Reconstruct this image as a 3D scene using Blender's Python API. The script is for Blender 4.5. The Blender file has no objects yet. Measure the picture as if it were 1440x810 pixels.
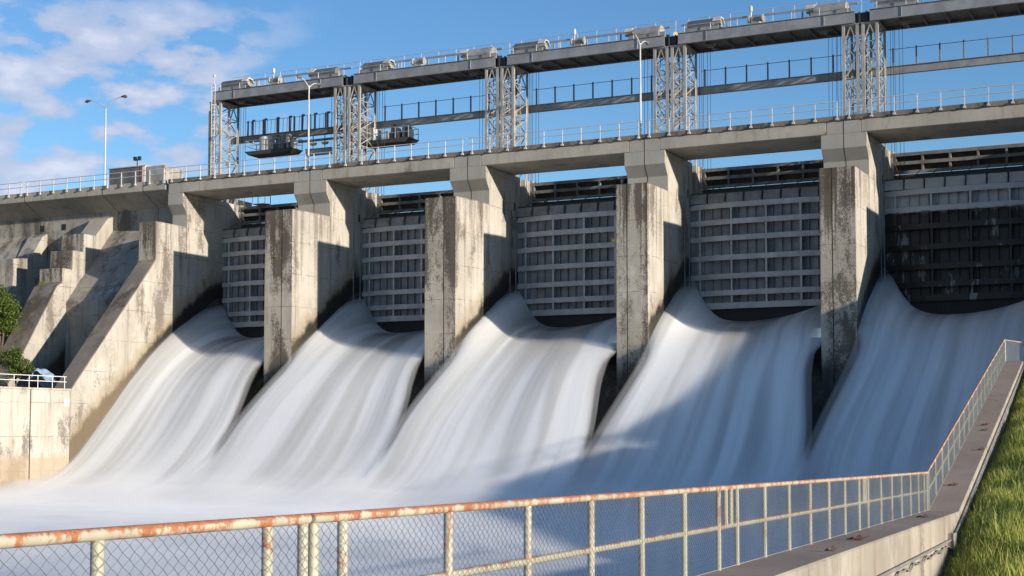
import bpy, math, random
import numpy as np
from mathutils import Vector, Matrix
random.seed(7); rng = np.random.default_rng(7)
R = math.radians
scn = bpy.context.scene
C = scn.collection
L = 14.0

# ------------------------------------------------------------------ mesh builder
class MB:
    def __init__(s): s.v = []; s.f = []; s.m = []
    def poly(s, pts, faces, mi=0):
        o = len(s.v); s.v += [tuple(p) for p in pts]
        for f in faces: s.f.append(tuple(i + o for i in f)); s.m.append(mi)
    def box(s, x0, x1, y0, y1, z0, z1, mi=0):
        s.poly([(x0,y0,z0),(x1,y0,z0),(x1,y1,z0),(x0,y1,z0),(x0,y0,z1),(x1,y0,z1),(x1,y1,z1),(x0,y1,z1)],
               [(0,3,2,1),(4,5,6,7),(0,1,5,4),(1,2,6,5),(2,3,7,6),(3,0,4,7)], mi)
        return s
    def prism_x(s, yz, x0, x1, mi=0, mi_side=None):
        n = len(yz)
        a = sum(yz[i][0]*yz[(i+1)%n][1]-yz[(i+1)%n][0]*yz[i][1] for i in range(n))
        if a < 0: yz = yz[::-1]
        pts = [(x0,y,z) for y,z in yz] + [(x1,y,z) for y,z in yz]
        s.poly(pts, [tuple(range(n-1,-1,-1)), tuple(range(n,2*n))] + [(i,(i+1)%n,(i+1)%n+n,i+n) for i in range(n)], mi)
        return s
    def prism_z(s, xy, z0, z1, mi=0, mis=None):
        n = len(xy)
        a = sum(xy[i][0]*xy[(i+1)%n][1]-xy[(i+1)%n][0]*xy[i][1] for i in range(n))
        if a < 0: xy = xy[::-1]
        pts = [(x,y,z0) for x,y in xy] + [(x,y,z1) for x,y in xy]
        s.poly(pts, [tuple(range(n-1,-1,-1)), tuple(range(n,2*n))] + [(i,(i+1)%n,(i+1)%n+n,i+n) for i in range(n)], mi)
        return s
    def prism_y(s, xz, y0, y1, mi=0):
        n = len(xz)
        a = sum(xz[i][0]*xz[(i+1)%n][1]-xz[(i+1)%n][0]*xz[i][1] for i in range(n))
        if a > 0: xz = xz[::-1]
        pts = [(x,y0,z) for x,z in xz] + [(x,y1,z) for x,z in xz]
        s.poly(pts, [tuple(range(n-1,-1,-1)), tuple(range(n,2*n))] + [(i,(i+1)%n,(i+1)%n+n,i+n) for i in range(n)], mi)
        return s
    def tube(s, pts, r, n=8, cap=True, mi=0):
        pts = [Vector(p) for p in pts]; rs = r if isinstance(r, (list,tuple)) else [r]*len(pts)
        o = len(s.v); m = len(pts)
        prev = None
        for i, p in enumerate(pts):
            d = (pts[min(i+1,m-1)] - pts[max(i-1,0)]).normalized()
            u = prev if prev is not None else (Vector((0,0,1)) if abs(d.z) < .9 else Vector((1,0,0)))
            u = (u - d*u.dot(d)).normalized(); w = d.cross(u); prev = u
            for k in range(n):
                a = 2*math.pi*(k+.5)/n
                s.v.append(tuple(p + (u*math.cos(a) + w*math.sin(a))*rs[i]))
        for i in range(m-1):
            for k in range(n):
                s.f.append((o+i*n+k, o+i*n+(k+1)%n, o+(i+1)*n+(k+1)%n, o+(i+1)*n+k)); s.m.append(mi)
        if cap:
            for st, order in ((o, range(n-1,-1,-1)), (o+(m-1)*n, range(n))):
                q = len(s.v); s.v += [s.v[st+k] for k in order]
                s.f.append(tuple(range(q, q+n))); s.m.append(mi)
        return s
    def bar(s, a, b, w, h=None, mi=0):
        return s.tube([a,b], (w/2*1.41), 4, True, mi)
    def ball(s, c, r, n=10, sz=1.0, mi=0):
        pts=[(c[0],c[1],c[2]-r*sz*math.cos(math.pi*i/6)) for i in range(7)]
        return s.tube(pts,[max(.001,r*math.sin(math.pi*i/6)) for i in range(7)],n,True,mi)
    def build(s, name, mats, parent=None, smooth=False, bevel=0, loc=None):
        me = bpy.data.meshes.new(name); me.from_pydata(s.v, [], s.f)
        if not isinstance(mats, (list,tuple)): mats = [mats]
        for m in mats: me.materials.append(m)
        if len(mats) > 1: me.polygons.foreach_set('material_index', s.m)
        if smooth: me.polygons.foreach_set('use_smooth', [True]*len(me.polygons))
        me.update()
        o = bpy.data.objects.new(name, me); C.objects.link(o)
        if parent: o.parent = parent
        if loc: o.location = loc
        if bevel:
            b = o.modifiers.new('bevel','BEVEL'); b.width = bevel; b.segments = 1; b.limit_method = 'ANGLE'; b.angle_limit = R(40)
        return o

def tag(o, label, cat, group=None, kind=None):
    if label: o['label'] = label
    if cat: o['category'] = cat
    if group: o['group'] = group
    if kind: o['kind'] = kind
    return o
def thing(name, label, cat, loc=(0,0,0), group=None):
    o = bpy.data.objects.new(name, None); o.empty_display_size = .3; C.objects.link(o); o.location = loc
    return tag(o, label, cat, group)
def children(o): return [c for c in bpy.data.objects if c.parent == o]
def dup(root, loc, label, kids=None):
    r = root.copy(); C.objects.link(r); r.location = loc; r['label'] = label
    for ch in children(root):
        if ch.parent is not root: continue
        c = ch.copy(); C.objects.link(c); c.parent = r
        for g in children(ch):
            d = g.copy(); C.objects.link(d); d.parent = c
    return r

# ------------------------------------------------------------------ node helper
class NT:
    def __init__(s, mat): s.t = mat.node_tree; s.n = s.t.nodes; s.l = s.t.links
    def new(s, typ, **kw):
        n = s.n.new(typ)
        for k, v in kw.items(): setattr(n, k, v)
        return n
    def put(s, sock, v):
        if isinstance(v, (int,float,tuple,list)):
            if hasattr(sock,'default_value'):
                if isinstance(v,(tuple,list)) and len(v)==3 and sock.type=='RGBA': v = (*v,1)
                sock.default_value = v
        else: s.l.new(v, sock)
    def math(s, op, a, b=0.0, c=None, clamp=False):
        n = s.new('ShaderNodeMath', operation=op); n.use_clamp = clamp
        s.put(n.inputs[0], a); s.put(n.inputs[1], b)
        if c is not None: s.put(n.inputs[2], c)
        return n.outputs[0]
    def vmul(s, v, sc):
        n = s.new('ShaderNodeVectorMath', operation='MULTIPLY'); s.put(n.inputs[0], v); n.inputs[1].default_value = sc
        return n.outputs[0]
    def noise(s, v, scale, detail=4, rough=.55, dist=0.0):
        n = s.new('ShaderNodeTexNoise'); s.put(n.inputs['Vector'], v)
        n.inputs['Scale'].default_value = scale; n.inputs['Detail'].default_value = detail
        n.inputs['Roughness'].default_value = rough; n.inputs['Distortion'].default_value = dist
        return n.outputs['Fac']
    def ramp(s, v, a, b, lo=0.0, hi=1.0):
        n = s.new('ShaderNodeMapRange'); n.interpolation_type = 'SMOOTHSTEP'
        s.put(n.inputs[0], v); n.inputs[1].default_value = a; n.inputs[2].default_value = b
        n.inputs[3].default_value = lo; n.inputs[4].default_value = hi
        return n.outputs[0]
    def mix(s, f, a, b):
        n = s.new('ShaderNodeMix', data_type='RGBA'); s.put(n.inputs[0], f); s.put(n.inputs[6], a); s.put(n.inputs[7], b)
        return n.outputs[2]
    def xyz(s, v):
        n = s.new('ShaderNodeSeparateXYZ'); s.put(n.inputs[0], v); return n.outputs
    def bump(s, h, strength, dist=.05):
        n = s.new('ShaderNodeBump'); s.put(n.inputs['Height'], h); n.inputs['Strength'].default_value = strength; n.inputs['Distance'].default_value = dist
        return n.outputs[0]

def newmat(name):
    m = bpy.data.materials.new(name); m.use_nodes = True
    t = NT(m); b = m.node_tree.nodes['Principled BSDF']
    return m, t, b
def P_(t): return t.new('ShaderNodeNewGeometry').outputs['Position']

# water surface beside the walls (y, z): used for geometry and for the wet stain on the walls
EDGE = [(7,-9.4),(4.6,-9.0),(2.9,-10.0),(.85,-11.1),(-.4,-12.0),(-2.6,-13.6),(-4.7,-15.3),(-7.9,-18.4),(-10.2,-20.5),(-12.4,-22.5),(-14.6,-24.0),(-20,-25)]
MID = [(7,-12.75),(5.6,-12.75),(4,-12.85),(2,-13.15),(0,-13.7),(-2,-14.55),(-4,-15.75),(-6,-17.25),(-8,-19.05),(-10,-20.95),(-12,-22.7),(-14,-23.9),(-17,-24.75),(-22,-25.1),(-30,-25.2)]
CHUTE = [(14,-14),(5,-14),(2,-14.3),(0,-15.0),(-2,-16.2),(-3.8,-18.0),(-8,-24.0),(-10,-26.2),(-12,-27.2),(-16,-27.6)]
def interp(tab):
    xs = np.array([p[0] for p in tab])[::-1]; ys = np.array([p[1] for p in tab])[::-1]
    dense = np.linspace(xs[0], xs[-1], 400); v = np.interp(dense, xs, ys)
    k = np.ones(13)/13; vp = np.pad(v, 6, mode='edge'); v2 = np.convolve(vp, k, 'valid')
    return lambda y: np.interp(y, dense, v2)
f_edge, f_mid, f_chute = interp(EDGE), interp(MID), interp(CHUTE)

def concrete(name, light=(.46,.41,.33), mid=(.36,.32,.26), dark=(.075,.06,.048), lichen=.5, streak=.5, joints=True, wet=False, band=None, pale=.3, warm=0.0):
    m, t, b = newmat(name); p = P_(t); X = t.xyz(p)
    big = t.noise(p, .22, 5, .6)
    mids = t.noise(p, 1.3, 7, .65, .4)
    fine = t.noise(p, 14, 5, .7)
    st = t.noise(t.vmul(p, (1.6,1.6,.16)), 1.0, 6, .62, .3)
    col = t.mix(t.ramp(big,.32,.68), mid, light)
    col = t.mix(t.math('MULTIPLY', t.ramp(mids,.52,.75), pale), col, (.62,.58,.51,1))
    col = t.mix(t.math('MULTIPLY', t.ramp(st,.50,.72), streak*.75), col, (.17,.14,.105,1))
    col = t.mix(t.math('MULTIPLY', t.ramp(t.noise(t.vmul(p,(.9,.9,.35)),1.1,4,.6), .55,.72), .35), col, (.40,.30,.19,1))
    # algae and lichen patches
    grain = t.noise(t.vmul(p,(1,1,.7)), 17, 6, .78)
    li = t.math('ADD', t.math('MULTIPLY', t.noise(t.vmul(p,(1,1,.36)), .62, 3, .5, .2), .60), t.math('ADD', t.math('MULTIPLY', t.noise(t.vmul(p,(1,1,.6)), 3.6, 6, .75), .24), t.math('MULTIPLY', t.noise(t.vmul(p,(1,1,.45)), 13, 4, .7), .16)))
    limask = t.ramp(t.math('ADD', li, t.math('MULTIPLY', t.math('SUBTRACT', grain, .5), .34)), .575-.115*lichen, .645-.115*lichen)
    col = t.mix(t.math('MULTIPLY', limask, min(1,.55+lichen*.4)), col, dark)
    if name in ('stained_concrete','pier_side_concrete'):
        hi = 1.0 if name == 'stained_concrete' else .62
        dr = t.math('ADD', t.math('MULTIPLY', t.noise(t.vmul(p,(2.4,2.4,.10)),1.0,6,.62,.15), .8), t.math('MULTIPLY', t.noise(p, 7, 5, .7), .2))
        gz = t.math('MULTIPLY', t.ramp(X[2], -12.0, -3.7), t.ramp(X[1], 2.2, -.2))
        dm = t.ramp(t.math('ADD', t.math('ADD', dr, t.math('MULTIPLY', gz, .19*hi)), t.math('MULTIPLY', t.math('SUBTRACT', grain, .5), .5)), .59, .70)
        col = t.mix(t.math('MULTIPLY', dm, .85*hi+.05), col, (.085,.066,.048,1))
    if joints:
        wob = t.math('MULTIPLY', t.math('SUBTRACT', t.noise(p,1.1,3), .5), .10)
        zz = t.math('ADD', X[2], wob)
        fr = t.math('ABSOLUTE', t.math('SUBTRACT', t.math('FRACT', t.math('DIVIDE', t.math('ADD', zz, 50.3), 2.45)), .5))
        ln = t.ramp(fr, .4885, .497)
        br = t.ramp(t.noise(p, .9, 3), .36, .6)
        col = t.mix(t.math('MULTIPLY', t.math('MULTIPLY', ln, br), .75), col, (.07,.055,.04,1))
        # stain running down below each lift joint
        fz = t.math('FRACT', t.math('DIVIDE', t.math('ADD', zz, 50.3), 2.45))
        col = t.mix(t.math('MULTIPLY', t.math('MULTIPLY', t.ramp(fz,.05,.5), t.ramp(t.noise(t.vmul(p,(2.6,2.6,.1)),1.0,4,.6),.5,.7)), .30*streak), col, (.10,.08,.06,1))
    spk = t.ramp(t.noise(p, 38, 3, .6), .62, .72)
    col = t.mix(t.math('MULTIPLY', spk, .25), col, (.12,.10,.08,1))
    rough = .88
    if band is not None:
        z0, z1 = band
        d = t.math('ADD', X[2], t.math('MULTIPLY', t.math('SUBTRACT', t.noise(t.vmul(p,(.8,.8,.3)),1.0,4), .5), 1.0))
        col = t.mix(t.math('MULTIPLY', t.ramp(d, z1, z0), .7), col, (.36,.28,.19,1))
        col = t.mix(t.math('MULTIPLY', t.ramp(d, z0-1.2, z0-2.2), .7), col, (.16,.115,.07,1))
    if name == 'stained_concrete':
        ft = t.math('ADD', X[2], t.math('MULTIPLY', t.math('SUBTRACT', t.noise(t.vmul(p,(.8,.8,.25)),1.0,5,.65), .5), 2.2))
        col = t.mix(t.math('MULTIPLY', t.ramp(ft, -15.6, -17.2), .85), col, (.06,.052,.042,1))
    if wet:
        cv = t.new('ShaderNodeFloatCurve'); y0, y1 = -16.0, 8.0; zl, zh = -26.0, -8.0
        t.put(cv.inputs['Value'], t.math('DIVIDE', t.math('SUBTRACT', X[1], y0), y1-y0, clamp=True))
        c = cv.mapping.curves[0]
        ys = np.linspace(y0, y1, 14)
        for i, yy in enumerate(ys):
            q = ((yy-y0)/(y1-y0), (float(f_edge(yy))-zl)/(zh-zl))
            if i == 0: c.points[0].location = q
            elif i == len(ys)-1: c.points[-1].location = q
            else: c.points.new(*q)
        cv.mapping.update()
        zc = t.math('ADD', t.math('MULTIPLY', cv.outputs[0], zh-zl), zl)
        d = t.math('SUBTRACT', X[2], zc)
        nn = t.math('ADD', t.math('MULTIPLY', t.math('SUBTRACT', t.noise(p, .8, 6, .65), .5), 1.6), t.math('MULTIPLY', t.math('SUBTRACT', t.noise(t.vmul(p,(2,2,.3)), 1.5, 4), .5), .7))
        lift = t.math('ADD', t.ramp(X[1], -4.5, 4.5, .65, 1.05), t.ramp(X[1], -5.0, -10.0, 0.0, .75))
        d2 = t.math('SUBTRACT', t.math('ADD', d, nn), lift)
        wm = t.ramp(d2, .45, -.25)
        col = t.mix(t.math('MULTIPLY', t.ramp(d2, 1.6, .3), .5), col, (.22,.17,.09,1))
        col = t.mix(t.math('MULTIPLY', wm, t.ramp(X[1],-7,-2,.82,.95)), col, t.mix(t.ramp(X[1],-8,-1.5), (.105,.075,.043,1), (.014,.012,.010,1)))
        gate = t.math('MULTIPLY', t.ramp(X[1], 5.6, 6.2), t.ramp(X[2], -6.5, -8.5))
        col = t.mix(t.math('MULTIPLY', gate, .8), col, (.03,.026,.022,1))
        t.put(b.inputs['Roughness'], t.math('SUBTRACT', .88, t.math('MULTIPLY', wm, .45)))
    else: b.inputs['Roughness'].default_value = rough
    t.put(b.inputs['Base Color'], col)
    h = t.math('ADD', t.math('MULTIPLY', fine, .5), t.math('MULTIPLY', mids, 1.0))
    h = t.math('SUBTRACT', h, t.math('MULTIPLY', limask, .25))
    t.put(b.inputs['Normal'], t.bump(h, .45, .04))
    b.inputs['Specular IOR Level'].default_value = .25
    return m

def metal(name, base=(.30,.30,.30), dark=(.18,.17,.16), rust=.2, rough=.55, metallic=.2, rustcol=(.18,.075,.03), top_rust=False, scale=1.0):
    m, t, b = newmat(name); p = P_(t)
    n1 = t.noise(p, 1.1*scale, 5, .6); n2 = t.noise(t.vmul(p,(1,1,.3)), 3.2*scale, 7, .7, .5); n3 = t.noise(p, 22*scale, 4, .7)
    col = t.mix(t.ramp(n1,.35,.68), dark, base)
    rm = t.ramp(t.math('ADD', t.math('MULTIPLY', n2,.72), t.math('MULTIPLY', n3,.28)), .66-.2*rust, .72-.2*rust)
    if top_rust:
        nz = t.xyz(t.new('ShaderNodeNewGeometry').outputs['Normal'])[2]
        rm2 = t.ramp(t.math('ADD', t.math('ADD', t.math('MULTIPLY', n2,.6), t.math('MULTIPLY', n3,.25)), t.math('MULTIPLY', nz,.13)), .62-.2*rust, .67-.2*rust)
        rm = t.math('MAXIMUM', rm, rm2)
    rc = t.mix(t.ramp(n3,.35,.65), rustcol, tuple(min(1,c*2.2) for c in rustcol)+(1,))
    col = t.mix(t.math('MULTIPLY', rm, .9), col, rc)
    t.put(b.inputs['Base Color'], col); b.inputs['Roughness'].default_value = rough; b.inputs['Metallic'].default_value = metallic
    t.put(b.inputs['Normal'], t.bump(t.math('SUBTRACT', n3, t.math('MULTIPLY', rm, .6)), .25, .01))
    return m
def plain(name, col, rough=.6, metallic=0.0, var=.25, scale=3.0):
    m, t, b = newmat(name); p = P_(t)
    n = t.noise(p, scale, 6, .65)
    t.put(b.inputs['Base Color'], t.mix(t.ramp(n,.3,.7), tuple(c*(1-var) for c in col)+(1,), tuple(min(1,c*(1+var)) for c in col)+(1,)))
    b.inputs['Roughness'].default_value = rough; b.inputs['Metallic'].default_value = metallic
    return m

M = {}
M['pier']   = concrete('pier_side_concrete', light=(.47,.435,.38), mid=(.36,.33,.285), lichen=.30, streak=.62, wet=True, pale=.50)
M['front']  = concrete('stained_concrete', light=(.48,.43,.35), mid=(.37,.33,.265), lichen=.78, streak=.55, pale=.50)
M['cap']    = concrete('smooth_concrete', light=(.38,.355,.31), mid=(.32,.30,.26), lichen=-.35, streak=.18, joints=False, pale=.12)
M['deckc']  = concrete('deck_concrete', light=(.43,.39,.325), mid=(.34,.31,.26), lichen=.05, streak=.60, joints=False, pale=.22)
M['leg']    = concrete('brown_stained_concrete', light=(.235,.20,.165), mid=(.165,.14,.118), lichen=.65, streak=.65, joints=False, pale=.10)
M['damc']   = concrete('dam_face_concrete', light=(.38,.35,.30), mid=(.27,.25,.22), lichen=.55, streak=.8, pale=.25)
M['low']    = concrete('pale_river_wall_concrete', light=(.50,.465,.41), mid=(.40,.365,.315), lichen=.38, streak=.85, band=(-22.6,-22.0), pale=.5)
M['chute']  = concrete('wet_chute_concrete', light=(.085,.068,.05), mid=(.055,.044,.034), lichen=.3, streak=.6, joints=False, pale=.02)
M['near']   = concrete('training_wall_concrete', light=(.38,.34,.28), mid=(.28,.245,.20), lichen=.12, streak=.95, joints=False, pale=.32)
M['walk']   = concrete('walkway_concrete', light=(.37,.285,.225), mid=(.29,.22,.175), lichen=-.1, streak=.15, joints=False, pale=.08)
M['seal']   = plain('dark_joint', (.03,.026,.022), .9)
M['gate']   = metal('grey_gate_steel', (.50,.495,.485), (.38,.375,.37), .30, .55, .1)
M['gatep']  = metal('gate_skin_steel', (.29,.295,.305), (.20,.205,.21), .12, .6, .1)  # darker than the ribs: shade of the recessed gate cells put into the colour
M['dark']   = plain('gap_shade_black', (.02,.019,.018), .7)  # flat black put in for the shade below the gates
M['bulk']   = metal('stoplog_steel', (.24,.235,.225), (.15,.145,.14), .3, .65, .1)
M['bulkp']  = plain('dark_stoplog_panel', (.045,.042,.04), .7)
M['girder'] = metal('painted_girder_steel', (.31,.315,.32), (.23,.23,.235), .26, .5, .15)
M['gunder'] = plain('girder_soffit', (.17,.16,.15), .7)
M['lattice']= metal('galvanised_lattice_steel', (.46,.44,.41), (.34,.32,.29), .38, .5, .25, (.20,.10,.05))
M['galv']   = metal('galvanised_rail', (.56,.56,.55), (.46,.46,.45), .05, .65, .05)
M['hoistl'] = metal('pale_hoist_cover', (.42,.40,.37), (.27,.25,.225), .45, .5, .1)
M['hoistd'] = metal('dark_hoist_cover', (.16,.157,.153), (.10,.097,.094), .25, .5, .1)
M['white']  = plain('white_paint', (.72,.70,.66), .5, 0, .08)
M['hood']   = metal('faded_white_hood', (.60,.58,.54), (.42,.40,.37), .3, .5, 0)
M['rope']   = plain('steel_rope', (.05,.05,.055), .6)
M['yellow'] = plain('yellow_paint', (.55,.27,.03), .5)
M['red']    = plain('red_paint', (.33,.045,.03), .6)
M['black']  = plain('black_paint', (.02,.02,.022), .5)
M['fence']  = metal('cream_painted_pipe', (.50,.47,.36), (.40,.38,.29), .58, .55, 0.0, (.20,.065,.022), True, 1.6)
M['frail']  = metal('rusty_cream_rail', (.50,.46,.35), (.40,.36,.275), .82, .6, 0.0, (.22,.07,.022), True, 1.6)
M['wire']   = metal('galvanised_wire', (.50,.50,.46), (.38,.38,.35), .1, .5, .4)
M['pipe']   = metal('grey_conduit', (.34,.32,.30), (.25,.23,.21), .35, .5, .2)
M['tarp']   = plain('blue_tarp', (.25,.36,.48), .5, 0, .15)
M['dry'] = plain('dry_leaf_brown', (.12,.045,.03), .8)
M['leaf']   = None

# foliage
def foliage(name, a, b_, trans=.35):
    m, t, b = newmat(name); p = P_(t)
    oi = t.new('ShaderNodeNewGeometry').outputs['Random Per Island']
    col = t.mix(oi, a, b_)
    t.put(b.inputs['Base Color'], col); b.inputs['Roughness'].default_value = .6
    tr = t.new('ShaderNodeBsdfTranslucent'); t.put(tr.inputs[0], col)
    mx = t.new('ShaderNodeMixShader'); mx.inputs[0].default_value = trans
    out = m.node_tree.nodes['Material Output']
    t.l.new(b.outputs[0], mx.inputs[1]); t.l.new(tr.outputs[0], mx.inputs[2]); t.l.new(mx.outputs[0], out.inputs[0])
    return m
M['leaf'] = foliage('broad_leaves', (.05,.10,.014,1), (.18,.23,.04,1), .45)
M['leafd'] = foliage('dark_leaves', (.02,.045,.01,1), (.06,.10,.02,1))
M['grass'] = foliage('grass_blades', (.17,.28,.035,1), (.74,.68,.20,1), .58)
M['bark'] = plain('bark', (.10,.075,.055), .9)
M['soil'] = plain('grassy_soil', (.06,.085,.02), .95, 0, .4, 1.5)
M['ground'] = plain('river_bed_ground', (.16,.14,.11), .95, 0, .3, .2)

# falling water: aerated white with greyer bands of clearer water along the flow
def water_mat(name, tail=False):
    m, t, b = newmat(name)
    uv = t.new('ShaderNodeUVMap').outputs[0]; U = t.xyz(uv)
    def stretched(sx, sy, sc, det=3, dist=0.0):
        return t.noise(t.vmul(uv,(sx,sy,1)), sc, det, .55, dist)
    if tail:
        s1 = stretched(.05,.5,1.0,4,.6); s2 = stretched(.2,1.2,1.0,4,.4)
    else:
        s1 = stretched(.62,.026,1.0,2,.25); s2 = stretched(2.0,.035,1.0,2,.2)
    s3 = stretched(6.5,.06,1.0,3) if not tail else stretched(.5,3,1.0,3)
    k = t.math('ADD', t.math('ADD', t.math('MULTIPLY', s1,.83), t.math('MULTIPLY', s2,.14)), t.math('MULTIPLY', s3,.03))
    white = (.90,.90,.89,1); grey = (.53,.53,.515,1)
    col = t.mix(t.ramp(k,.37,.58), grey if not tail else (.84,.845,.85,1), white)
    if not tail:
        at = t.new('ShaderNodeAttribute'); at.attribute_name = 'clear'
        cl = t.math('MULTIPLY', at.outputs['Fac'], t.ramp(k,.40,.64,1.35,.65), clamp=True)
        col = t.mix(cl, col, (.035,.038,.042,1))
        t.put(b.inputs['Roughness'], t.math('SUBTRACT', .75, t.math('MULTIPLY', cl, .45)))
    else: b.inputs['Roughness'].default_value = .75
    t.put(b.inputs['Base Color'], col)
    b.inputs['Specular IOR Level'].default_value = .15
    t.put(b.inputs['Normal'], t.bump(s1 if not tail else k, .06, .5))
    at2 = t.new('ShaderNodeAttribute'); at2.attribute_name = 'veil'
    tp = t.new('ShaderNodeBsdfTransparent'); mx = t.new('ShaderNodeMixShader')
    t.put(mx.inputs[0], at2.outputs['Fac'])
    tr = t.new('ShaderNodeBsdfTranslucent'); t.put(tr.inputs[0], col)
    m2 = t.new('ShaderNodeMixShader'); m2.inputs[0].default_value = .15
    t.l.new(b.outputs[0], m2.inputs[1]); t.l.new(tr.outputs[0], m2.inputs[2])
    t.l.new(m2.outputs[0], mx.inputs[1]); t.l.new(tp.outputs[0], mx.inputs[2])
    t.l.new(mx.outputs[0], m.node_tree.nodes['Material Output'].inputs[0])
    return m
M['water'] = water_mat('falling_white_water'); M['foam'] = water_mat('foaming_tailwater', True)

def grid_obj(name, X, Y, Z, mat, uv=None, attrs=None, smooth=True):
    nr, nc = X.shape
    v = np.stack([X,Y,Z],-1).reshape(-1,3)
    i = np.arange(nr*nc).reshape(nr,nc)
    f = np.stack([i[:-1,:-1],i[:-1,1:],i[1:,1:],i[1:,:-1]],-1).reshape(-1,4)
    me = bpy.data.meshes.new(name); me.from_pydata(v.tolist(), [], f.tolist()); me.materials.append(mat)
    if smooth: me.polygons.foreach_set('use_smooth', [True]*len(me.polygons))
    if uv is not None:
        ul = me.uv_layers.new(name='UVMap'); lv = np.zeros(len(me.loops), dtype=np.int32); me.loops.foreach_get('vertex_index', lv)
        uvv = np.stack(uv,-1).reshape(-1,2)[lv]; ul.data.foreach_set('uv', uvv.astype(np.float32).ravel())
    for k, a in (attrs or {}).items():
        at = me.attributes.new(k,'FLOAT','POINT'); at.data.foreach_set('value', a.astype(np.float32).ravel())
    me.update()
    o = bpy.data.objects.new(name, me); C.objects.link(o); return o

def sm(x, a, b):
    t = np.clip((x-a)/(b-a),0,1); return t*t*(3-2*t)

# ------------------------------------------------------------------ setting: ground
g = MB(); g.poly([(-3000,-3000,-28.5),(3000,-3000,-28.5),(3000,3000,-28.5),(-3000,3000,-28.5)], [(0,1,2,3)])
tag(g.build('ground', M['ground']), 'bare ground and river bed reaching the horizon around the dam', 'ground', kind='structure')

# chute under the water
ys = np.linspace(13,-16,80); xs = np.linspace(-12.49,54.49,12)
XX, YY = np.meshgrid(xs, ys)
cobj = grid_obj('spillway_chute', XX, YY, f_chute(YY), M['chute'])
tag(cobj, 'dark wet concrete chute slope under the falling water', 'spillway', kind='structure')

# ------------------------------------------------------------------ piers
ORD = ['far left','first','second','third','fourth','right end']
pier_names = {0:'free standing concrete pier nearest the left abutment, stained front with narrow right panel',
              1:'second free standing pier from the left, heavy brown stains over its wide left panel',
              2:'middle right concrete pier with a green tuft on its stained front, third from left',
              3:'rightmost free standing concrete pier, its foot in deep shadow, black patch at the top'}
def build_pier(n):
    root = thing('spillway_pier', pier_names[n], 'dam pier', (n*L,0,0), 'concrete piers between the spillway bays')
    b = MB()
    prof = [(0,-.9),(0,-1.85),(.6,-2.63),(.6,-24),(5.9,-24),(5.9,-.9)]
    b.prism_x(prof, -1.5, 1.5)
    b.prism_x([(5.9,-24),(6.8,-24),(6.8,-.9),(5.9,-.9)], -1.1, 1.1)
    b.prism_x([(6.8,-24),(11,-24),(11,-.9),(6.8,-.9)], -1.5, 1.5)
    # access hatch recess frame and vertical embed strip on the right side
    b.build('body', M['pier'], root)
    k = MB(); k.box(-1.13,1.13,0,4.7,-.9,-.034); k.build('cap', M['cap'], root, bevel=.02)
    f = MB()  # cap front faces in cleaner concrete, 4 mm proud
    f.prism_x([(-.004,-.9),(-.004,-1.851),(.598,-2.634),(.598,-3.7),(.6,-3.7),(.6,-2.63),(0,-1.85),(0,-.9)], -1.5, 1.5)
    f.build('corbel_face', M['cap'], root)
    if n < 2: pl = [(-1.47,-3.9),(1.1,-3.9),(1.5,-.9),(1.5,.6),(-1.5,.6)]; yf = -3.9; xl, xr = -1.47, 1.1
    else: pl = [(-.86,-3.3),(1.48,-3.3),(1.5,.6),(-1.5,.6),(-1.5,-.4)]; yf = -3.3; xl, xr = -.86, 1.48
    ns = MB(); ns.prism_z(pl, -18.0, -3.7)
    # front face (y = yf) uses the stained material
    nm = ns.build('nose', [M['pier'], M['front']], root, bevel=.05)
    for p in nm.data.polygons:
        if p.normal.y < -.9: p.material_index = 1
    s = MB(); jx = .12 if n < 2 else -.05
    s.box(jx-.03, jx+.03, yf-.004, yf+.05, -17.9, -3.705)
    s.box(-.025,.025,-.008,.03,-1.85,-.05); s.poly([(-.025,-.008,-1.85),(.025,-.008,-1.85),(.025,.592,-2.64),(-.025,.592,-2.64)],[(0,1,2,3)]); s.box(-.025,.025,.592,.61,-3.69,-2.64)
    s.build('joint_seal', M['seal'], root)
    h = MB()
    h.box(1.5,1.56,5.0,5.12,-10.5,-1.3); h.box(1.5,1.53,4.0,4.14,-12,-2.2)
    h.build('slot_rail', M['gatep'], root)
    h = MB(); h.box(1.5,1.512,4.75,5.0,-3.6,-3.0); h.box(1.5,1.512,5.3,5.55,-4.3,-3.6); h.build('hatch', M['black'], root)
    return root
for n in range(4): build_pier(n)

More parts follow.
